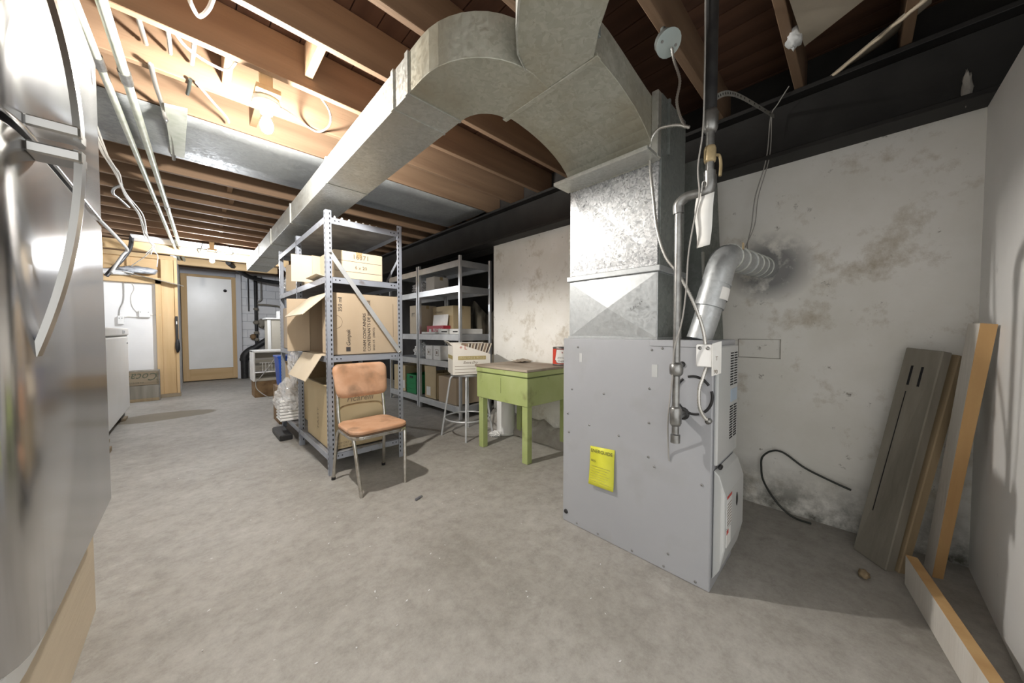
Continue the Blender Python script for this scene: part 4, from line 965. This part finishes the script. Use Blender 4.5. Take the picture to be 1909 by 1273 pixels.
for x in (2.52, 2.84): MB().box(x, x + .012, 4.77, 5.09, z2(0), z2(0) + .30).build('side_wall', 'greenpl', GC, .004)
for y in (4.77, 5.078): MB().box(2.52, 2.852, y, y + .012, z2(0), z2(0) + .30).build('end_wall', 'greenpl', GC, .004)
MB().box(2.53, 2.84, 4.78, 5.08, z2(0), z2(0) + .01).build('base', 'greenpl', GC)
for z_ in (.06, .14, .22): MB().box(2.514, 2.521, 4.765, 5.095, z2(0) + z_, z2(0) + z_ + .015).build('rib', 'greenpl', GC)
MB().box(2.515, 2.521, 4.88, 4.98, z2(0) + .245, z2(0) + .275).build('hand_hole', 'black', GC)
g = carton('cardboard_box', 'cardboard box with open flaps on the bottom zinc shelf near the stool', 2.52, 2.86, 4.18, 4.50, z2(0), z2(0) + .38, 'card2', '+z')
MB().slab((2.52, 4.18, z2(0) + .38), (2.52, 4.50, z2(0) + .38), (-.005, 0, .10), .005).build('flap', 'card2', g)
MB().box(2.5188, 2.52, 4.34, 4.45, z2(0) + .04, z2(0) + .17).build('shipping_label', 'paper', g)
g = carton('cardboard_box', 'plain brown cardboard box behind the stool legs on the bottom zinc shelf', 2.51, 2.90, 3.66, 4.10, z2(0), z2(0) + .36, 'card')
g = carton('cardboard_box', 'cardboard box with a white label at the far end of the bottom zinc shelf', 2.52, 2.9, 5.14, 5.55, z2(0), z2(0) + .42, 'card2')
MB().box(2.5188, 2.52, 5.16, 5.28, z2(0) + .05, z2(0) + .18).build('shipping_label', 'paper', g)
# camouflage sheet hung behind
cs = MB(); vs = []; nx = 24
for i in range(nx + 1):
    y = 3.25 + i * 1.5 / nx
    for k in range(9):
        z_ = .3 + k * (1.52 + .12 * math.sin(i * .5) - .3) / 8
        vs.append((3.22 + .05 * noise.noise(Vector((y * 5, z_ * 1.5, 0))), y, z_))
cs.add(vs, [(i * 9 + k, i * 9 + k + 1, (i + 1) * 9 + k + 1, (i + 1) * 9 + k) for i in range(nx) for k in range(8)], True)
CS = cs.build('camouflage_tarp', 'camo', None); CS.modifiers.new('s', 'SOLIDIFY').thickness = .004; tag(CS, 'mottled camouflage tarp hanging in the recess behind the zinc shelving', 'tarp')

# ================================================================== CHAIR
CH = thing('kitchen_chair', 'chrome kitchen chair with worn orange vinyl seat in front of the rack', 'chair', (.98, 2.56, 0), R(2))
def rounded(w_, d_, r_, n=6):
    out = []
    for cx_, cy_, a0 in ((w_ - r_, d_ - r_, 0), (-w_ + r_, d_ - r_, 90), (-w_ + r_, -d_ + r_, 180), (w_ - r_, -d_ + r_, 270)):
        for k in range(n + 1): a = R(a0 + 90 * k / n); out.append((cx_ + r_ * math.cos(a), cy_ + r_ * math.sin(a)))
    return out
def taper(poly, f): return [(x * (1 + f * y), y) for x, y in poly]
st_ = taper(rounded(.205, .20, .09), -.25)
m_ = MB()
m_.prism(st_, 'z', .430, .458); o = m_.build('seat', 'vinyl', CH, .010, 3, local=True)
m_ = MB(); m_.prism([(x * 1.005, y * 1.005) for x, y in st_], 'z', .422, .430); m_.build('seat_board', 'darkwood', CH, local=True)
ring = taper(rounded(.20, .195, .09), -.25); pts = [(x, y, .408) for x, y in ring] + [(ring[0][0], ring[0][1], .408)]
m_ = MB(); m_.prism(taper(rounded(.205, .20, .09), -.25), 'z', .395, .421); m_.build('seat_frame', 'chrome', CH, .006, 2, local=True)
for sx in (-1, 1):
    MB().tube(smooth_path([(sx * .19, -.135, .405), (sx * .188, -.155, .36), (sx * .162, -.20, .0)], 4), .0125, 12).build('front_leg', 'chrome', CH, local=True)
    MB().tube(smooth_path([(sx * .175, .15, .40), (sx * .185, .19, .35), (sx * .20, .245, .0)], 4), .0125, 12).build('rear_leg', 'chrome', CH, local=True)
    MB().tube(smooth_path([(sx * .165, .10, .405), (sx * .172, .155, .43), (sx * .178, .175, .50), (sx * .175, .205, .70), (sx * .172, .22, .84)], 5), .0125, 12).build('back_post', 'chrome', CH, local=True)
    MB().cyl((sx * .20, .2449, 0), (sx * .199, .243, .022), .0155, 12).build('glide', 'black', CH, local=True)
bp2 = []
for (x, z_) in rounded(.205, .13, .055): bp2.append((x * (1 + .05 * z_ / .13), z_))
m_ = MB(); n_ = len(bp2); vs = []
for dep, kk in ((-.022, .94), (-.03, .80), (-.014, 1), (.014, 1), (.024, .9)):
    pass
lay = [(-.030, .72), (-.028, .86), (-.018, .97), (0, 1), (.016, .97), (.022, .85)]
for dep, kk in lay:
    for x, z_ in bp2: vs.append((x * kk, .195 + dep + .03 * z_ / .13 - .10 * ((x / .205) ** 2) * .12, .768 + z_ * kk))
fs = [tuple(range(n_)), tuple(range((len(lay) - 1) * n_, len(lay) * n_))[::-1]]
for i in range(len(lay) - 1):
    for k in range(n_): fs.append((i * n_ + (k + 1) % n_, i * n_ + k, (i + 1) * n_ + k, (i + 1) * n_ + (k + 1) % n_))
m_.add(vs, fs, True); m_.build('backrest', 'vinyl', CH, local=True)
MB().tube(smooth_path([(-.178, .185, .53), (-.14, .205, .565), (0, .215, .575), (.14, .205, .565), (.178, .185, .53)], 5), .007, 10).build('back_brace', 'brass', CH, local=True)
for x in (-.14, .14): MB().lathe([(0, -.004), (.006, -.003), (.007, 0)], (x, -.205, .408), 8, 'y').build('rivet', 'chrome', CH, local=True)
# blue lighter on the floor
LT = thing('lighter', 'small dark blue lighter lying on the concrete near the chair', 'lighter', (1.10, 2.065, 0), R(20))
MB().box(-.03, .02, -.008, .008, 0, .014).build('body', 'fridgebody', LT, .004, local=True)
MB().box(.02, .036, -.007, .007, 0, .013).build('cap', 'steel', LT, .003, local=True)

# ================================================================== STOOL, record carton, green table
ST = thing('metal_stool', 'tall grey metal stool holding the record carton', 'stool', (2.20, 3.0, 0), R(6))
MB().lathe([(0, .665), (.165, .665), (.18, .672), (.182, .685), (.165, .695), (0, .69)], (0, 0, 0), 32).build('seat', 'zinc', ST, local=True)
for sx in (-1, 1):
    for sy in (-1, 1):
        MB().tube(smooth_path([(sx * .10, sy * .10, .665), (sx * .125, sy * .125, .64), (sx * .14, sy * .14, .55), (sx * .20, sy * .20, 0)], 4), .011, 10).build('leg', 'zinc', ST, local=True)
MB().tube([(.245 * math.cos(R(a)), .245 * math.sin(R(a)), .20) for a in range(0, 361, 12)], .009, 8, caps=False).build('foot_ring', 'zinc', ST, local=True)
RB = thing('record_carton', 'torn cream wine carton on the stool, packed with record sleeves', 'box', (2.20, 2.96, .695))
bx0, bx1, by0, by1, bz = 1.995, 2.40, 2.81, 3.12, .697
th_ = .006
fp = [(bx0, bz), (bx1, bz), (bx1, bz + .21), (bx1 - .07, bz + .235), (bx1 - .18, bz + .27), (bx0 + .10, bz + .31), (bx0, bz + .34)]
MB().prism(fp, 'y', by0, by0 + th_).build('front_panel', 'cream', RB)
MB().box(bx0, bx1, by1 - th_, by1, bz, bz + .33).build('back_panel', 'cream', RB)
MB().box(bx0, bx0 + th_, by0 + th_, by1 - th_, bz, bz + .30).build('side_panel', 'cream', RB)
MB().box(bx1 - th_, bx1, by0 + th_, by1 - th_, bz, bz + .20).build('side_panel', 'cream', RB)
MB().box(bx0 + th_, bx1 - th_, by0 + th_, by1 - th_, bz, bz + th_).build('base_panel', 'card', RB)
MB().slab((bx0, by0 + .02, bz + .30), (bx0, by1 - .02, bz + .30), (-.05, 0, .05), .005).build('flap', 'cream', RB)
MB().box(bx0 + .055, bx1 - .05, by0 - .001, by0, bz + .155, bz + .195).build('print_band', 'gold', RB)
MB().box(bx0 - .001, bx0, by0 + .01, by1 - .01, bz + .16, bz + .20).build('print_band', 'gold', RB)
text('MARTINI & ROSSI', .27, 'goldtext', RB, (bx0 + .07, by0 - .0012, bz + .163), (1, 0, 0), (0, 0, 1), maxh=.024)
text('Extra Dry', .16, 'inkfaint', RB, (bx0 + .11, by0 - .0005, bz + .115), (1, 0, 0), (0, 0, 1), shear=.4)
text('+ L', .08, 'redmark', RB, (bx0 + .07, by0 - .0005, bz + .265), (1, 0, 0), (0, 0, 1))
for z_, a_, b_ in ((.085, .02, .32), (.055, .02, .24), (.02, .02, .36)): MB().box(bx0 + a_, bx0 + b_, by0 - .0008, by0, bz + z_, bz + z_ + .004).build('print_line', 'inkfaint', RB)
text('6 750', .07, 'ink', RB, (bx0 + .25, by0 - .0005, bz + .055), (1, 0, 0), (0, 0, 1), maxh=.016)
for k in range(16):
    x = bx0 + .09 + k * .0140; tl = .06 + .06 * (k / 16); mm = ('magazine1', 'magazine2', 'magazine3', 'magazine2')[k % 4]
    r_ = MB(); r_.hexa([(x, by0 + .02, bz + .012), (x + .012, by0 + .02, bz + .012), (x + .012, by1 - .02, bz + .012), (x, by1 - .02, bz + .012)], [(x + tl, by0 + .02, bz + .325), (x + tl + .012, by0 + .02, bz + .325), (x + tl + .012, by1 - .02, bz + .325), (x + tl, by1 - .02, bz + .325)])
    lab = ('first' if k == 0 else 'last' if k == 15 else None)
    tag(r_.build('record_sleeve', mm, None), {'magazine1': 'brown', 'magazine2': 'cream', 'magazine3': 'dark'}[mm] + ' record sleeve leaning in the torn cream carton on the stool', 'record sleeve', 'record sleeves in the carton')

PIV = Vector((2.20, 2.96, 0)); RZ = Matrix.Rotation(R(-24), 3, 'Z'); RB.rotation_euler = (0, 0, R(-24))
for o in COL.objects:
    if o.name.startswith('record_sleeve'): o.location = PIV - RZ @ PIV; o.rotation_euler = (0, 0, R(-24))

TB = thing('green_table', 'pale green painted wooden work table with deep drawer box', 'table', (2.37, 2.28, 0))
tx0, tx1, ty0, ty1 = 2.05, 2.66, 1.935, 2.63
MB().box(tx0 - .012, tx1, ty0 - .008, ty1 + .02, .80, .822).build('table_top', 'tabletop', TB, .003)
MB().box(tx0 - .004, tx1, ty0 - .004, ty1 + .004, .755, .80).build('top_rail', 'green', TB, .003)
MB().box(tx0 + .004, tx1, ty0 + .004, ty1 - .004, .742, .756).build('shadow_gap', 'greendk', TB)
MB().box(tx0, tx1, ty0, ty1, .50, .743).build('drawer_box', 'green', TB, .004)
for x in (tx0 + .008, tx1 - .07):
    for y in (ty0 + .008, ty1 - .085):
        MB().box(x, x + .062, y, y + .065, 0, .505).build('leg', 'green', TB, .004)
MB().box(tx0 - .0015, tx0, 2.27, 2.273, .58, .72).build('crack_line', 'greendk', TB)
CN = thing('food_can', 'large red tin can with upside-down label on the green table', 'can', (2.60, 2.006, .822))
ccx, ccy = 2.60, 2.006
MB().lathe([(0, .826), (.070, .826), (.0765, .824), (.078, .830), (.0765, .836), (.0765, .985), (.078, .992), (.0765, 1.0), (.070, .998), (.070, .992), (0, .992)], (ccx, ccy, 0), 40).build('tin', 'steel', CN)
MB().lathe([(.0772, .838), (.0772, .983)], (ccx, ccy, 0), 48).build('red_wrap', 'red', CN)
def can_pt(a, z_, r_=.0778): return (ccx + r_ * math.cos(a), ccy + r_ * math.sin(a), z_)
ac = math.atan2(-ccy, -ccx) + R(8)     # label centre faces the room
def can_patch(name, prof, r_, m):
    m2 = MB(); vs = []; n_ = 14
    for z_, h_ in prof:
        for k in range(n_ + 1): vs.append(can_pt(ac + R(-h_ + 2 * h_ * k / n_), z_, r_))
    m2.add(vs, [(i * (n_ + 1) + k, i * (n_ + 1) + k + 1, (i + 1) * (n_ + 1) + k + 1, (i + 1) * (n_ + 1) + k) for i in range(len(prof) - 1) for k in range(n_)], True)
    return m2.build(name, m, CN)
can_patch('label_border', [(.844, 30), (.852, 40), (.872, 46), (.8721, 54), (.98, 40)], .0778, 'ink')
can_patch('label_panel', [(.848, 27), (.855, 37), (.876, 43), (.8761, 50), (.976, 37)], .0783, 'paper')
def can_text(s, width, zc, h_, m):
    cu = bpy.data.curves.new('t', 'FONT'); cu.body = s; cu.resolution_u = 2
    ob_ = bpy.data.objects.new('t', cu); COL.objects.link(ob_); dg = bpy.context.evaluated_depsgraph_get(); me = bpy.data.meshes.new_from_object(ob_.evaluated_get(dg)); bpy.data.objects.remove(ob_)
    xs = [v.co.x for v in me.vertices]; x0_, x1_ = min(xs), max(xs)
    for v in me.vertices:
        u = ((v.co.x - x0_) / (x1_ - x0_) - .5) * width; a = ac - u / .079   # turned half a circle: upside-down
        zz_ = zc - v.co.y / .73 * h_
        v.co = Vector(can_pt(a, zz_, .0789)) - CN.location
    me.materials.clear(); me.materials.append(M[m]); o_ = bpy.data.objects.new('lettering', me); COL.objects.link(o_); o_.parent = CN
can_text('HEINZ', .085, .872, .016, 'ink'); can_text('KETCHUP', .085, .905, .014, 'ink')
MB().lathe([(0, 0), (.008, 0)], can_pt(ac, .95, .0786), 12, 'x').build('tomato_print', 'maroon', CN)
# rags / paper scrap on the table
rg = MB(); vs = []; n_ = 10
for i in range(n_ + 1):
    for k in range(7):
        x = 2.47 + i * .016; y = 2.40 + k * .03; vs.append((x, y, .824 + .035 * max(0, noise.noise(Vector((x * 16, y * 14, 3))) + .35)))
rg.add(vs, [(i * 7 + k, i * 7 + k + 1, (i + 1) * 7 + k + 1, (i + 1) * 7 + k) for i in range(n_) for k in range(6)], True)
RG = rg.build('paper_scrap', 'tabletop', None); RG.modifiers.new('s', 'SOLIDIFY').thickness = .003; tag(RG, 'curled scrap of brown paper lying on the green table', 'paper')
# white drum under the table
DR = thing('white_drum', 'white plastic cylinder standing on the floor under the green table', 'drum', (2.545, 2.735, 0))
MB().lathe([(0, .012), (.10, .012), (.102, .03), (.102, .44), (.095, .45), (0, .45)], (2.545, 2.735, 0), 32).build('body', 'whitep', DR)
MB().lathe([(0, 0), (.11, 0), (.115, .01), (.10, .02), (0, .02)], (2.545, 2.735, 0), 32).build('foot_rim', 'whitep', DR)
bag('plastic_wrap_scrap', 'scrap of white plastic film at the foot of the white drum', (2.40, 2.74, .022), (.06, .05, .025), .6, 61, 'foam', -.02)

# ================================================================== BOARDS ON THE RIGHT
def leaning(name, label, bl, br, tl, tr, th, m, parts=True):
    t = thing(name, label, 'board', bl)
    bl, br, tl, tr = map(Vector, (bl, br, tl, tr)); nrm = (br - bl).cross(tl - bl).normalized()
    if nrm.x > 0: pass
    off = (Vector((2.66, -.36, .3)) - (bl + tr) / 2); nrm = nrm if nrm.dot(off) > 0 else -nrm
    w_ = nrm * th
    hx = MB(); hx.hexa([bl, br, br + w_, bl + w_], [tl, tr, tr + w_, tl + w_]); hx.build('board_body', m, t, .004)
    return t, nrm
bl, br, tl, tr = (2.50, -.012, .001), (2.372, -.122, .001), (2.62, -.178, 1.07), (2.52, -.285, 1.058)
t, nrm = leaning('leaning_board', 'thick grey weathered board leaning in the corner by the wall', bl, br, tl, tr, .042, 'greywood')
V = lambda a, b, s_: Vector(a).lerp(Vector(b), s_)
for s_ in (.32, .60):
    a = V(V(bl, br, s_), V(tl, tr, s_), .83); b_ = V(V(bl, br, s_), V(tl, tr, s_), .92)
    MB().bar(a - nrm * .0006, b_ - nrm * .0006, .009, .002, tuple(nrm)).build('slot_hole', 'hole', t)
a = V(V(bl, br, .28), V(tl, tr, .28), .22); b_ = V(V(bl, br, .32), V(tl, tr, .32), .80)
MB().bar(a - nrm * .0004, b_ - nrm * .0004, .003, .0016, tuple(nrm)).build('saw_groove', 'hole', t)
sh = Vector((.035, -.058, 0))
leaning('leaning_board', 'brown board tucked behind the grey weathered board', Vector((2.455, -.115, .001)), Vector((2.395, -.165, .001)), Vector((2.60, -.30, 1.045)), Vector((2.555, -.335, 1.04)), .04, 'brownboard')
A0, B0, C0 = Vector((2.565, -.255, .001)), Vector((2.475, -.272, .001)), Vector((2.487, -.305, .001))
A1, B1, C1 = Vector((2.425, -.336, 1.185)), Vector((2.335, -.354, 1.185)), Vector((2.347, -.398, 1.18))
t = thing('leaning_plank', 'whitewashed plank with raw orange edge leaning against the white wall', 'board', A0)
MB().hexa([A0, A0 + (C0 - B0), C0, B0], [A1, A1 + (C1 - B1), C1, B1]).build('plank_body', 'whitewood', t, .002)
e_ = (C0 - B0).cross(B1 - B0).normalized(); e_ = e_ if e_.x < 0 else -e_
MB().hexa([B0 + e_ * .0005, C0 + e_ * .0005, C0 + e_ * .002, B0 + e_ * .002], [B1 + e_ * .0005, C1 + e_ * .0005, C1 + e_ * .002, B1 + e_ * .002]).build('sawn_edge', 'edgewood', t)
t = thing('floor_board', 'whitewashed board standing on edge along the floor by the white wall', 'board', (2.3, -.18, 0))
a, b_ = Vector((2.315, -.178, 0)), Vector((1.42, -.325, 0)); nn = Vector((b_ - a).normalized().cross(Vector((0, 0, 1)))); nn = nn if nn.y < 0 else -nn
MB().hexa([a, b_, b_ + nn * .035, a + nn * .035], [p_ + Vector((0, 0, .135)) for p_ in (a, b_, b_ + nn * .035, a + nn * .035)]).build('board_body', 'whitewood', t, .002)
MB().hexa([p_ + Vector((0, 0, .1355)) for p_ in (a, b_, b_ + nn * .035, a + nn * .035)], [p_ + Vector((0, 0, .137)) for p_ in (a, b_, b_ + nn * .035, a + nn * .035)]).build('sawn_edge', 'edgewood', t)
tag(MB().blob((2.25, -.05, .012), .03, .018, .014, .4, 5, 14, 10, -.011, 8).build('rubble_chip', 'brownboard', None), 'small brown chip of rubble lying on the floor near the boards', 'rubble')

# ================================================================== FAR END CLUTTER
HT = thing('toaster_oven', 'old white open-fronted appliance with wire rack on a rusty box', 'appliance', (.98, 7.3, .28))
hx0, hx1, hy0, hy1, hz0, hz1 = .75, 1.22, 7.2, 7.62, .282, .82
for x in (hx0, hx1 - .035): MB().box(x, x + .035, hy0, hy1, hz0, hz1).build('side_panel', 'white', HT, .012, 2)
MB().box(hx0, hx1, hy0, hy1, hz1 - .04, hz1).build('top_panel', 'white', HT, .012, 2)
MB().box(hx0 + .03, hx1 - .03, hy0 + .02, hy1, hz0, hz0 + .05).build('base_panel', 'beige', HT, .004)
MB().box(hx0 + .03, hx1 - .03, hy1 - .03, hy1, hz0, hz1).build('back_panel', 'beige', HT)
MB().box(hx0 + .03, hx1 - .03, hy0 - .03, hy0 + .25, hz0 + .15, hz0 + .165).build('tray', 'whitep', HT, .003)
MB().box(hx0 + .03, hx1 - .03, hy0 + .01, hy0 + .03, hz1 - .16, hz1 - .13).build('cross_bar', 'cableg', HT)
for k in range(7):
    x = hx0 + .14 + k * .045; MB().cyl((x, hy0 + .03, hz0 + .17), (x, hy0 + .03, hz0 + .32), .005, 6).build('wire_bar', 'whitep', HT)
MB().cyl((hx0 + .1, hy0 + .03, hz0 + .32), (hx1 - .08, hy0 + .03, hz0 + .32), .006, 6).build('wire_bar', 'whitep', HT)
cable('power_cord', [(hx0 + .30, hy0 - .02, hz0 + .37), (hx0 + .2, hy0 - .05, hz0 + .22), (hx0 + .08, hy0 - .07, hz0 + .06), (hx0 + .03, hy0 - .06, hz0 + .0), (.80, 7.1, .15), (.95, 6.95, .012), (1.05, 6.95, .012)], .007, 'cableg', 'grey power cord hanging out of the old white appliance', 'cord')
carton('rusty_box', 'dark rusty box on the floor under the old white appliance', .77, 1.20, 7.22, 7.62, 0, .28, 'rust', tape=False)
CB = thing('metal_cabinet', 'beige metal cabinet standing behind the old white appliance', 'cabinet', (1.3, 8.2, 0))
MB().box(1.08, 1.62, 8.0, 8.4, .05, 1.39).build('body', 'beige', CB, .008)
MB().box(1.05, 1.65, 7.97, 8.43, 1.39, 1.42).build('top_panel', 'white', CB, .006)
MB().box(1.075, 1.13, 7.99, 8.0, .05, 1.385).build('front_stile', 'white', CB, .003)
MB().box(1.10, 1.60, 8.02, 8.38, .0, .05).build('plinth', 'black', CB)
carton('white_bottle_box', 'small white box on top of the beige cabinet', 1.25, 1.42, 8.05, 8.2, 1.42, 1.56, 'white', tape=False)
DP = thing('drain_pipe', 'thick black drain pipe elbow by the far block wall', 'pipe', (.93, 10.45, 0))
MB().cyl((.93, 10.45, 0), (.93, 10.45, .50), .075, 20).build('stub', 'blackpipe', DP)
MB().tube(smooth_path([(.93, 10.45, .46), (.94, 10.45, .56), (1.02, 10.45, .66), (1.12, 10.45, .73)], 5), .085, 20).build('elbow', 'blackpipe', DP)
MB().cyl((1.10, 10.45, .715), (1.85, 10.45, 1.30), .07, 20).build('sloping_run', 'blackpipe', DP)
MB().cyl((.93, 10.45, .44), (.93, 10.45, .50), .095, 20).build('hub', 'blackpipe', DP)
VP = thing('riser_pipe', 'rusty plumbing riser with branches on the far block wall', 'pipe', (1.19, 10.57, .8))
MB().cyl((1.19, 10.56, .8), (1.19, 10.56, 2.55), .035, 14).build('riser', 'blackpipe', VP)
MB().cyl((1.30, 10.56, 1.95), (1.30, 10.56, 2.55), .018, 10).build('riser', 'cableg', VP)
MB().tube(smooth_path([(1.19, 10.56, 1.84), (1.5, 10.56, 1.83), (1.68, 10.56, 1.80), (1.74, 10.56, 1.70)], 4), .022, 10).build('branch_pipe', 'greywood', VP)
MB().tube(smooth_path([(1.30, 10.56, 1.97), (1.26, 10.56, 1.92), (1.20, 10.56, 1.92)], 4), .018, 10).build('branch_pipe', 'cableg', VP)
for z_, r_ in ((1.72, .05), (1.38, .06), (1.12, .05), (.95, .05)): MB().blob((1.19, 10.55, z_), r_, r_, r_ * .8, .3, 6, 14, 10, None, z_).build('fitting', 'greywood', VP)
MB().blob((1.30, 10.53, 1.36), .07, .05, .10, .5, 7, 14, 10, None, 5).build('valve', 'greywood', VP)
MB().blob((1.12, 10.53, 1.02), .06, .04, .06, .5, 7, 14, 10, None, 6).build('valve', 'rust', VP)
tag(MB().cyl((1.05, 10.6, 1.66), (1.05, 10.6, 2.5), .014, 8).build('hanging_rod', 'black', None), 'thin black rod hanging on the block wall beside the far door', 'rod')
cable('sagging_pipe', [(.55, 8.6, 2.50), (.75, 9.2, 2.46), (1.0, 9.7, 2.40), (1.4, 9.9, 2.36), (1.9, 9.9, 2.36), (2.6, 9.9, 2.38)], .045, 'blackpipe', 'sagging black pipe run above the far block wall', 'pipe')
cable('lamp_wire', [(.22, 7.12, 2.44), (.10, 7.14, 2.44), (.12, 7.12, 2.38), (.16, 7.16, 2.56)], .006, 'cabledk', 'dark wire curling left of the far bulb', 'wire')
cable('lamp_wire', [(.31, 7.12, 2.44), (.43, 7.14, 2.40), (.52, 7.12, 2.43), (.46, 7.16, 2.56)], .006, 'cabledk', 'dark wire curling right of the far bulb', 'wire')

pc = MB(); rr_ = random.Random(3)
for k in range(170):
    x = rr_.uniform(-.1, 2.0); y = rr_.uniform(.5, 4.6)
    if .7 < x < 1.5 and y > 2.2 or (x > 1.5 and y < 1.4): continue
    a = rr_.uniform(0, 6.28); q = rr_.uniform(.003, .008); c_, s_ = math.cos(a) * q, math.sin(a) * q
    pc.add([(x + c_, y + s_, .001), (x - s_ * .5, y + c_ * .5, .001), (x - c_, y - s_, .0035), (x + s_ * .6, y - c_ * .4, .002)], [(0, 1, 2, 3)])
PC = pc.build('paint_chips', 'label', None); tag(PC, 'tiny pale paint chips scattered over the concrete floor', 'paint chips', None, 'stuff')
cr = MB(); vs = []
for k in range(40):
    x = -.55 + k * .05; y = 5.55 + .03 * noise.noise(Vector((x * 3, 0, 0))); vs += [(x, y - .004, .0006), (x, y + .004, .0006)]
cr.add(vs, [(2 * k, 2 * k + 2, 2 * k + 3, 2 * k + 1) for k in range(39)]); cr.build('slab_crack', 'concrete_lump', bpy.data.objects['floor'])
